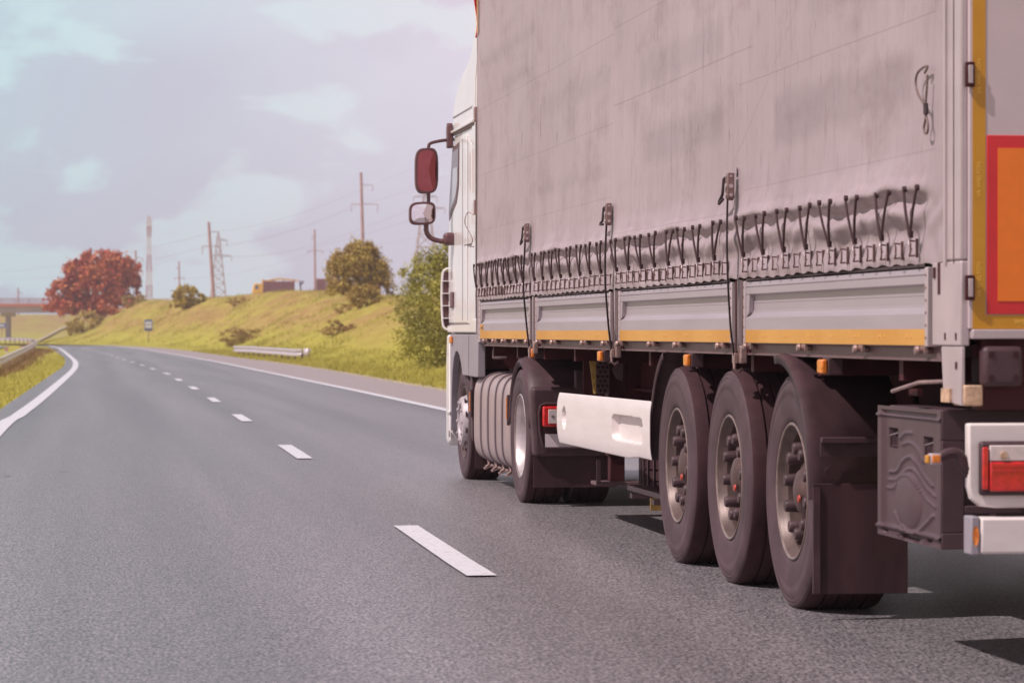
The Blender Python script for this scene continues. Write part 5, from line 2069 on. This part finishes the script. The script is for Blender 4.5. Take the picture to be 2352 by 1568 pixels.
MB().box(3.42, 3.50, 18.3, 18.34, 0.155, 0.2315).build('carrier_tag', M_PERF, TR)

# side skirt panel with moulded pocket
SKY0, SKY1 = 16.56, 19.88


def skirt_xyz(a, b):
    y = SKY0 + (SKY1 - SKY0) * a
    zb = interp([(16.56, 0.540), (16.95, 0.540), (17.3, 0.522), (19.88, 0.518)], y)
    zt_ = interp([(16.56, 0.866), (19.88, 0.850)], y)
    z = zb + (zt_ - zb) * b
    y2 = y + (0.05 * math.sin(b * PI) if a > 0.97 else 0) * (a - 0.97) / 0.03
    x = 3.088 + 0.012 * (2 * b - 1) ** 4
    # oblong dimple
    q = ((y - 19.62) / 0.085) ** 2 + ((z - 0.69) / 0.075) ** 2
    x += 0.035 * max(0, min(1, (1 - q) * 5))
    # rounded rectangular pocket
    qy = (y - 17.28) / 0.50
    qz = (z - 0.690) / 0.078
    q = abs(qy) ** 9 + abs(qz) ** 6
    x += 0.045 * max(0, min(1, (1 - q) * 5))
    return (x, y2, z)


mb = MB()
mb.grid(skirt_xyz, 240, 60)
sk = mb.build('side_skirt', M_SKIRT, TR, solid=0.006, ang=50)
MB().box(3.165, 3.19, SKY0 + 0.05, SKY1 - 0.05, 0.60, 0.63).build('skirt_rail', M_CHAS, TR)
MB().box(XO - 0.03, XO + 0.01, SKY0, SKY1, 0.53, 0.86).build('side_skirt', M_SKIRT, TR, bev=0.01)
for y_ in (16.9, 18.2, 19.5):
    MB().box(3.165, 3.8, y_ - 0.025, y_ + 0.025, 0.70, 0.73).build('skirt_bracket', M_CHAS, TR)
# torn rag hanging by the leg
MB().prism([(XU(1418, 19.5), 1.06), (XU(1432, 19.5), 1.06), (XU(1430, 19.5), 0.93), (XU(1416, 19.5), 0.95), (XU(1406, 19.5), 1.01)], 19.5, 19.51, 'y').build('splash_rag', M_RAIL, TR)
MB().box(XU(1340, 21), XU(1500, 21), 21.0, 21.03, 0.60, 1.05).build('bulkhead_plate', M_CHAS, TR)

# ================================================================== TRACTOR
TK = thing('truck_tractor', 'white sleeper cab tractor unit with black rear mudguards and silver ribbed fuel tank', 'truck', (4.385, 23.7, 0))
KO = Vector(TK.location)
XC, XD = 3.125, 5.645
body = [(24.47, 1.235), (26.30, 1.235), (26.38, 1.30), (26.39, 1.9), (26.34, 2.15), (26.20, 2.45), (26.0, 2.90), (25.97, 2.97), (24.47, 2.97)]
cab = MB().prism(body, XC, XD).build('cab_body', M_WHITE, TK, bev=0.035, seg=3)
roof = [(24.35, 2.972), (26.03, 2.972), (26.05, 3.06), (25.98, 3.20), (25.80, 3.31), (25.42, 3.42), (25.0, 3.50), (24.75, 3.57), (24.62, 3.70), (24.60, 3.95), (24.36, 3.98)]
mb = MB()
n_ = len(roof)
for x, ins in ((XC - 0.005, 0.0), (XC + 0.10, 0.08), (XD - 0.10, 0.08), (XD + 0.005, 0.0)):
    for y, z in roof:
        mb.v.append((x, y, z if z < 3.0 else z + ins * (z - 2.97) * 0.8))
for j in range(3):
    for i in range(n_):
        a, b = j * n_ + i, j * n_ + (i + 1) % n_
        mb.f.append((a, b, b + n_, a + n_))
mb.f.append(tuple(range(n_)))
mb.f.append(tuple(3 * n_ + i for i in reversed(range(n_))))
rf_ = mb.build('roof_spoiler', M_WHITE, TK, bev=0.03, seg=3)
MB().box(XC - 0.012, XC - 0.0055, 24.62, 26.0, 3.10, 3.108).build('spoiler_seam', M_GREYPL, rf_)
MB().prism([(24.5, 2.962), (26.08, 2.962), (26.10, 2.985), (24.5, 2.990)], XC - 0.035, XC + 0.0).build('rain_gutter', M_WHITE, cab, bev=0.005)
MB().box(XC - 0.018, XC - 0.001, 24.5, 26.0, 2.944, 2.9595).build('gutter_shadow_strip', M_RAIL, cab)  # dark strip standing in for the shade beneath the gutter
# rear side deflector
MB().prism([(24.46, 1.24), (24.66, 1.30), (24.66, 3.3), (24.58, 3.5), (24.50, 3.96), (24.36, 3.96), (24.36, 3.45), (24.46, 3.30)], XC - 0.012, XC - 0.0005).build('side_deflector', M_WHITE, TK, bev=0.004)
# door: seams, window, handle
dk = MB().prism([(25.02, 1.33), (26.30, 1.33), (26.32, 1.95), (26.27, 2.15), (26.13, 2.44), (25.97, 2.86), (25.40, 2.90), (25.02, 2.90)], XC - 0.010, XC - 0.0005).build('door', M_WHITE, TK, bev=0.006)
MB().prism([(26.24, 2.22), (26.265, 2.30), (26.0, 2.84), (25.52, 2.865), (25.55, 2.50), (25.70, 2.36)], XC - 0.013, XC - 0.0102).build('window_frame', M_MIRH, dk)
MB().prism([(26.19, 2.27), (26.20, 2.33), (25.97, 2.80), (25.56, 2.82), (25.59, 2.51), (25.73, 2.39)], XC - 0.0155, XC - 0.0132).build('window', M_GLASS, dk)
MB().prism([(26.14, 2.30), (25.92, 2.66), (25.62, 2.66), (25.63, 2.52), (25.75, 2.42)], XC - 0.0175, XC - 0.0157).build('lower_pane', mat('pale_glass', (0.42, 0.36, 0.40), 0.2, coat=0.3), dk)  # paler lower section of the side window
MB().box(XC - 0.030, XC - 0.0105, 25.90, 26.06, 1.46, 1.60).build('door_handle', M_MIRH, dk, bev=0.012)
for y_ in (25.30, 24.95):
    MB().box(XC - 0.0135, XC - 0.0105, y_ - 0.004, y_ + 0.004, 1.35, 2.88).build('panel_seam', M_GREYPL, dk if y_ > 25.02 else cab)
pr_ = MB().prism([(24.70, 1.98), (25.22, 1.98), (25.24, 2.82), (25.05, 2.86), (24.74, 2.80)], XC - 0.008, XC - 0.0005).build('side_panel', M_WHITE, cab, bev=0.006)
MB().box(XC - 0.012, XC - 0.0085, 24.74, 25.2, 1.975, 1.983).build('locker_seam', M_RAIL, pr_)
MB().box(XC - 0.013, XC - 0.0102, 24.75, 26.30, 1.315, 1.322).build('sill_seam', M_RAIL, cab)
# lower locker bulge
MB().prism([(24.42, 1.25), (26.33, 1.25), (26.36, 1.31), (24.80, 1.315), (24.60, 1.36), (24.42, 1.36)], XC - 0.016, XC - 0.0005).build('lower_panel', M_WHITE, cab, bev=0.006)
# corner air deflector with fins
af = MB()
zt_, zb_ = 1.81, 1.27
outl = [(26.42, zb_ + 0.03), (26.42, zt_ - 0.05), (26.40, zt_ - 0.01)]
af.tube(smooth_curve([(XC + 0.02, 26.33, zt_), (XC - 0.035, 26.33, zt_ - 0.01), (XC - 0.060, 26.34, zt_ - 0.06), (XC - 0.066, 26.35, 1.55), (XC - 0.060, 26.34, 1.36), (XC - 0.045, 26.33, zb_ + 0.02), (XC + 0.0, 26.32, zb_)], 30), 0.010, 8)
cad = af.build('corner_deflector', M_WHITE, TK)
MB().box(XC - 0.052, XC + 0.03, 26.345, 26.375, zb_ + 0.03, zt_ - 0.03).build('deflector_backing', M_MIRH, cad)
for k in range(4):
    z_ = 1.37 + k * 0.108
    MB().box(XC - 0.062, XC + 0.01, 26.26, 26.344, z_, z_ + 0.008).build('fin', M_WHITE, cad)
# windscreen and grille for views from the front
MB().box(XC + 0.12, XD - 0.12, 26.38, 26.395, 1.35, 1.9).build('grille', M_MIRH, cab)
ws = MB().quad([(XC + 0.08, 26.352, 2.16), (XD - 0.08, 26.352, 2.16), (XD - 0.12, 26.03, 2.88), (XC + 0.12, 26.03, 2.88)])
ws.build('windscreen', M_GLASS, cab, solid=0.006)
# arch panel in grey plastic
arch = [(24.28, 1.233), (24.28, 0.89), (24.42, 0.885), (25.10, 0.89), (25.30, 0.89), (25.38, 0.97), (25.50, 1.05), (25.66, 1.09), (25.80, 1.08), (25.93, 1.02), (26.02, 0.92), (26.08, 0.78), (26.10, 0.60), (26.11, 0.40),
        (26.16, 0.40), (26.18, 1.233)]
ap = MB().prism(arch, XC - 0.012, XC + 0.05).build('arch_panel', M_GREYPL, TK, bev=0.006)
MB().box(XC - 0.0145, XC - 0.0125, 24.86, 24.868, 0.89, 1.232).build('panel_seam', M_RAIL, ap)
MB().box(XC + 0.051, XD - 0.05, 24.4, 25.0, 0.95, 1.234).build('cab_floor', M_CHAS, TK)
MB().box(XC - 0.034, XC - 0.013, 25.96, 26.08, 1.155, 1.215).build('marker_lamp', M_LAMPO, ap, bev=0.006)
bp = MB()
bp.prism([(26.182, 1.233), (26.182, 0.62), (26.165, 0.56), (26.165, 0.30), (26.30, 0.26), (26.44, 0.30), (26.44, 1.0), (26.38, 1.233)], XC - 0.018, XD + 0.018)
bmp = bp.build('bumper', M_WHITE, TK, bev=0.03, seg=3)
MB().box(XC - 0.030, XC - 0.0185, 26.10, 26.30, 0.545, 0.565).build('bumper_step', M_WHITE, bmp, bev=0.003)
MB().box(XC - 0.026, XC - 0.0185, 26.14, 26.17, 0.34, 0.40).build('step_bolt', M_STEEL, bmp, bev=0.003)
# mirrors
MY = 25.95
arm = MB()
arm.tube(smooth_curve([(XC, MY + 0.02, 2.915), (3.02, MY + 0.03, 2.905), (2.93, MY + 0.04, 2.885), (2.905, MY + 0.04, 2.86), (2.903, MY + 0.04, 2.80)], 18), 0.014, 8)
arm.tube([(2.903, MY + 0.04, 2.5), (2.903, MY + 0.04, 2.30)], 0.016, 8)
arm.tube(smooth_curve([(2.885, MY + 0.04, 2.20), (2.885, MY + 0.04, 2.12), (2.92, MY + 0.03, 2.065), (2.99, MY + 0.02, 2.040), (3.05, MY, 2.035)], 18), 0.022, 10)
ma = arm.build('mirror_arm', M_MIRH, TK)
MB().box(3.03, XC + 0.005, MY - 0.06, MY + 0.09, 2.00, 2.11).build('mirror_foot', M_MIRH, ma, bev=0.03, seg=3)
MB().prism([(MY - 0.03, 2.84), (MY + 0.07, 2.84), (MY + 0.09, 3.00), (MY + 0.04, 3.06), (MY - 0.0, 3.04)], XC - 0.065, XC - 0.012).build('upper_bracket', M_MIRH, ma, bev=0.01)


def mirror(name, x0, x1, z0, z1, gm_, parent):
    cx, cz = (x0 + x1) / 2, (z0 + z1) / 2
    hx, hz = (x1 - x0) / 2, (z1 - z0) / 2
    mb = MB()
    rings = [(0.0, 0.80, -0.012), (0.0, 0.88, -0.015), (0.0, 0.97, -0.010), (0, 1.0, 0.01), (0, 0.99, 0.05), (0, 0.90, 0.085), (0, 0.55, 0.115), (0, 0.01, 0.125)]
    NS = 40

    def sup(th, ex=3.8):
        c, s = math.cos(th), math.sin(th)
        return (abs(c) ** (2 / ex) * (1 if c > 0 else -1), abs(s) ** (2 / ex) * (1 if s > 0 else -1))
    for _, sc, dy in rings:
        for k in range(NS):
            a, b = sup(2 * PI * k / NS)
            mx_ = hx - (1 - sc) * min(hx, hz) if sc > 0.5 else hx * sc
            mz_ = hz - (1 - sc) * min(hx, hz) if sc > 0.5 else hz * sc
            mb.v.append((cx + a * mx_, MY + dy, cz + b * mz_ + 0.02 * a * 0.3))
    for j in range(len(rings) - 1):
        for k in range(NS):
            a = j * NS + k
            b = j * NS + (k + 1) % NS
            mb.f.append((a, b, b + NS, a + NS))
    h_ = mb.build(name, M_MIRH, parent, ang=50)
    g_ = MB()
    m = min(hx, hz)
    for ring in (0.80, 0.5, 0.25, 0.01):
        for k in range(NS):
            a, b = sup(2 * PI * k / NS)
            fx_ = (hx - 0.2 * m) * ring / 0.80
            fz_ = (hz - 0.2 * m) * ring / 0.80
            rr = (ring / 0.80) ** 2
            g_.v.append((cx + a * fx_, MY - 0.012 - 0.003 * (1 - rr) - (0.07 if hz > 0.15 else 0.05) * a * fx_, cz + b * fz_))
    for j in range(3):
        for k in range(NS):
            a = j * NS + k
            b = j * NS + (k + 1) % NS
            g_.f.append((a, b, b + NS, a + NS))
    go = g_.build('mirror_glass', gm_, h_, ang=180)
    return h_


mirror('main_mirror', 2.780, 2.985, 2.445, 2.840, M_MIR, ma)
mirror('wide_angle_mirror', 2.730, 2.962, 2.175, 2.375, M_MIRB, ma)

# chassis
for x_ in (3.98, 4.79):
    MB().box(x_ - 0.04, x_ + 0.04, 20.9, 26.1, 0.70, 0.96).build('chassis_beam', M_CHAS, TK)
MB().box(3.95, 4.82, 21.5, 22.4, 0.965, 1.10).build('fifth_wheel', M_CHAS, TK)
# fuel tank
tp = []
for k in range(48):
    a = 2 * PI * k / 48
    c, s = math.cos(a), math.sin(a)
    e = 2 / 5.0
    tp.append((3.475 + 0.34 * abs(c) ** e * (1 if c > 0 else -1), 0.560 + 0.365 * abs(s) ** e * (1 if s > 0 else -1)))
tk = MB().prism(tp, 22.62, 24.72, 'y').build('fuel_tank', M_TANK, TK, bev=0.02, seg=3, ang=30)
for y_ in (24.24, 23.80, 23.36, 22.96):
    mb = MB()
    n0 = 0
    for off in (0.0015, 0.012):
        for yy in (y_ - 0.022, y_ + 0.022):
            for x, z in tp:
                d = Vector((x - 3.475, z - 0.56)).normalized() * off
                mb.v.append((x + d.x, yy, z + d.y))
    K = 48
    for k in range(K):
        j = (k + 1) % K
        mb.f += [(2 * K + k, 2 * K + j, 3 * K + j, 3 * K + k), (k, j, 2 * K + j, 2 * K + k), (K + k, K + j, 3 * K + j, 3 * K + k)]
    so_ = mb.build('tank_strap', M_TSTRAP, tk, ang=40)
    bb_ = MB()
    bb_.tube([(3.19, y_, 0.24), (3.20, y_ - 0.01, 0.185), (3.17, y_ - 0.02, 0.165)], 0.012, 8)
    bb_.tube([(3.17, y_ + 0.05, 0.150), (3.22, y_ - 0.02, 0.178), (3.28, y_ - 0.10, 0.170), (3.32, y_ - 0.14, 0.185)], 0.012, 8)
    bb_.tube([(3.34, y_, 0.19), (3.36, y_ - 0.03, 0.11)], 0.014, 8)
    bb_.build('strap_bolt', M_STEEL, tk)
MB().box(3.24, 3.9, 22.50, 24.85, 0.165, 0.19).build('tank_cradle', M_CHAS, TK)
cpm = MB().tube([(3.32, 22.86, 0.90), (3.26, 22.84, 0.985)], 0.055, 16, 0.048)
fc = cpm.build('filler_cap', M_MIRH, tk)
MB().tube([(3.27, 22.70, 0.99), (3.27, 22.70, 1.045)], 0.032, 12).build('cap_lamp', M_LAMPO, TK)
for y_ in (24.80, 22.57):
    MB().box(3.115, 3.135, y_ - 0.022, y_ + 0.022, 0.55, 0.78).build('side_reflector', M_BLACKPL, TK, bev=0.004)
    MB().box(3.108, 3.1148, y_ - 0.014, y_ + 0.014, 0.60, 0.76).build('amber_lens', M_LAMPO, TK)
# front wheel splash guard and arch liner
MB().prism([(24.84, 0.905), (24.97, 0.905), (24.93, 0.80), (24.90, 0.40), (24.80, 0.35)], XC + 0.01, XC + 0.34).build('splash_guard', M_BLACKPL, TK, bev=0.006)
arc_guard(25.45, 0.495, 0.565, 35, 150, XC + 0.03, XC + 0.36).build('arch_liner', M_BLACKPL, TK, solid=0.005, ang=60)
MB().box(XC + 0.02, XC + 0.60, 24.70, 24.715, 0.13, 0.42).build('front_mudflap', M_FLAP, TK)
for x_ in (XC + 0.35, XD - 0.65):
    MB().box(x_, x_ + 0.3, 24.75, 26.1, 0.42, 0.90).build('engine_side', M_CHAS, TK)
# wheels
fw = None
for sgn in (1, -1):
    loc = Vector((XC + 0.01 if sgn > 0 else XD - 0.01, 25.45, 0.495)) - KO
    if fw is None:
        fw = make_wheel('front', TK, loc)
    else:
        dup(fw, TK, loc, (0, 0, PI))
dw = None
for sgn in (1, -1):
    for inn in (0, 1):
        loc = Vector((3.105 + 0.33 * inn if sgn > 0 else XD + 0.02 - 0.33 * inn, 21.88, 0.495)) - KO
        if dw is None:
            dw = make_wheel('drive', TK, loc)
        else:
            dup(dw, TK, loc, (0, 0, 0 if sgn > 0 else PI))
MB().tube([(3.4, 21.88, 0.495), (5.3, 21.88, 0.495)], 0.10, 14).build('axle', M_CHAS, TK)
MB().tube([(4.385, 21.6, 0.495), (4.385, 22.2, 0.495)], 0.24, 18).build('differential', M_CHAS, TK)

# rear mudguard: dome, rear panel with lamp and plate
for sgn in (1, -1):
    gx = (lambda x: XS + x) if sgn > 0 else (lambda x: XO - x)
    mb = MB()
    n_ = 20
    A0, A1 = 8, 172
    secs = [(0.012, -0.050), (-0.004, -0.015), (0.006, 0.0), (0.05, 0.022), (0.12, 0.030), (0.60, 0.030), (0.66, 0.0)]
    for x, dr in secs:
        for i in range(n_ + 1):
            a = rad(A0 + (A1 - A0) * i / n_)
            r = 0.555 + dr
            mb.v.append((gx(x), 21.88 + r * math.cos(a) * 1.0, 0.495 + r * math.sin(a)))
    for j in range(len(secs) - 1):
        for i in range(n_):
            a = j * (n_ + 1) + i
            mb.f.append((a, a + 1, a + n_ + 2, a + n_ + 1))
    dm = mb.build('rear_mudguard', M_BLACKPL, TK, solid=0.006, ang=50)
    # rear panel
    YPn = 21.20
    po = [(-0.005, 0.862), (-0.010, 0.80), (0.0, 0.62), (0.008, 0.50), (0.014, 0.37), (0.66, 0.37), (0.66, 0.862)]
    pm = MB().prism([(gx(x), z) for x, z in po], YPn, YPn + 0.16, 'y').build('rear_panel', M_BLACKPL, TK, bev=0.025, seg=3)
    bx_ = lambda a, b, c, d, e, f: MB().box(min(gx(a), gx(b)), max(gx(a), gx(b)), c, d, e, f)
    rc = [(0.058, 0.735), (0.044, 0.68), (0.050, 0.55), (0.075, 0.44), (0.105, 0.415), (0.56, 0.415), (0.56, 0.745), (0.09, 0.745)]
    fr_ = MB()
    for i in range(len(rc)):
        a, b = rc[i], rc[(i + 1) % len(rc)]
        fr_.tube([(gx(a[0]), YPn - 0.004, a[1]), (gx(b[0]), YPn - 0.004, b[1])], 0.010, 8)
    fr_.build('panel_ridge', M_BLACKPL, pm)
    MB().prism([(gx(x), z) for x, z in rc], YPn - 0.003, YPn - 0.0005, 'y').build('lamp_recess', M_TREAD, pm)
    tl = bx_(0.066, 0.40, YPn - 0.045, YPn - 0.0035, 0.582, 0.727).build('tail_lamp', M_LAMPR, pm, bev=0.012, seg=3)
    bx_(0.105, 0.165, YPn - 0.052, YPn - 0.0455, 0.605, 0.705).build('clear_lens', M_LAMPW, TK, bev=0.012)
    bx_(0.170, 0.25, YPn - 0.050, YPn - 0.0455, 0.605, 0.652).build('clear_lens', M_LAMPW, TK, bev=0.006)
    bx_(0.31, 0.38, YPn - 0.050, YPn - 0.0455, 0.60, 0.71).build('amber_lens', M_LAMPO, TK, bev=0.006)
    for cx_, cz_ in ((0.136, 0.655), (0.216, 0.630)):
        MB().tube([(gx(cx_), YPn - 0.0545, cz_), (gx(cx_), YPn - 0.0521, cz_)], 0.010, 12).build('bulb', M_STEEL, TK)
    bx_(0.088, 0.53, YPn - 0.010, YPn - 0.0035, 0.438, 0.530).build('number_plate', M_PLATE, pm)
    bx_(0.080, 0.54, YPn - 0.016, YPn - 0.0035, 0.424, 0.4375).build('plate_holder', M_BLACKPL, pm)
    fl = bx_(0.012, 0.62, YPn + 0.04, YPn + 0.052, 0.150, 0.369).build('mudflap', M_FLAP, TK)
    for k in range(14):
        pass
    bx_(0.30, 0.40, YPn - 0.02, YPn + 0.03, 0.845, 0.985).build('mudguard_clip', M_GREYPL if sgn < 0 else M_BLACKPL, TK, bev=0.012)

# gear behind the cab
xa, xb = XU(1133, 24.0), XU(1168, 24.0)
wl = MB().box(xa, xb, 24.0, 24.08, 1.035, 1.115).build('work_lamp', M_RAIL, TK, bev=0.012)
MB().box(xa + 0.012, xb - 0.012, 23.99, 23.9995, 1.047, 1.103).build('lens', M_LAMPW, wl, bev=0.006)
MB().tube([((xa + xb) / 2 + 0.17, 23.6, 0.99), ((xa + xb) / 2 + 0.17, 23.6, 1.16)], 0.085, 18).build('filter_can', M_RAIL, TK)
MB().box(XC + 0.01, XD - 0.01, 24.445, 24.465, 0.95, 3.0).build('cab_gap_shade', M_CHAS, TK)  # dark panel added so the gap behind the cab looks shaded
for x_ in (3.6, 3.9, 4.3):
    MB().tube(smooth_curve([(x_, 24.25, 1.15), (x_ + .05, 23.9, 0.98), (x_ + .15, 23.3, 1.0), (x_ + .2, 22.8, 1.08)], 16), 0.018, 8).build('air_hose', M_TREAD, TK)


# ================================================================== HAZE
hz = MB().box(-910, 1010, -90, 1410, -2.7, 48).build('haze', bpy.data.materials.new('haze_air'), None)
tag(hz, 'thin pale summer haze', kind='stuff')
hm = hz.data.materials[0]
hm.use_nodes = True
t_ = hm.node_tree
t_.nodes.clear()
ho = t_.nodes.new('ShaderNodeOutputMaterial')
hv = t_.nodes.new('ShaderNodeVolumePrincipled')
hv.inputs['Color'].default_value = (0.95, 0.90, 0.98, 1)
hv.inputs['Density'].default_value = 0.0004
t_.links.new(hv.outputs[0], ho.inputs['Volume'])
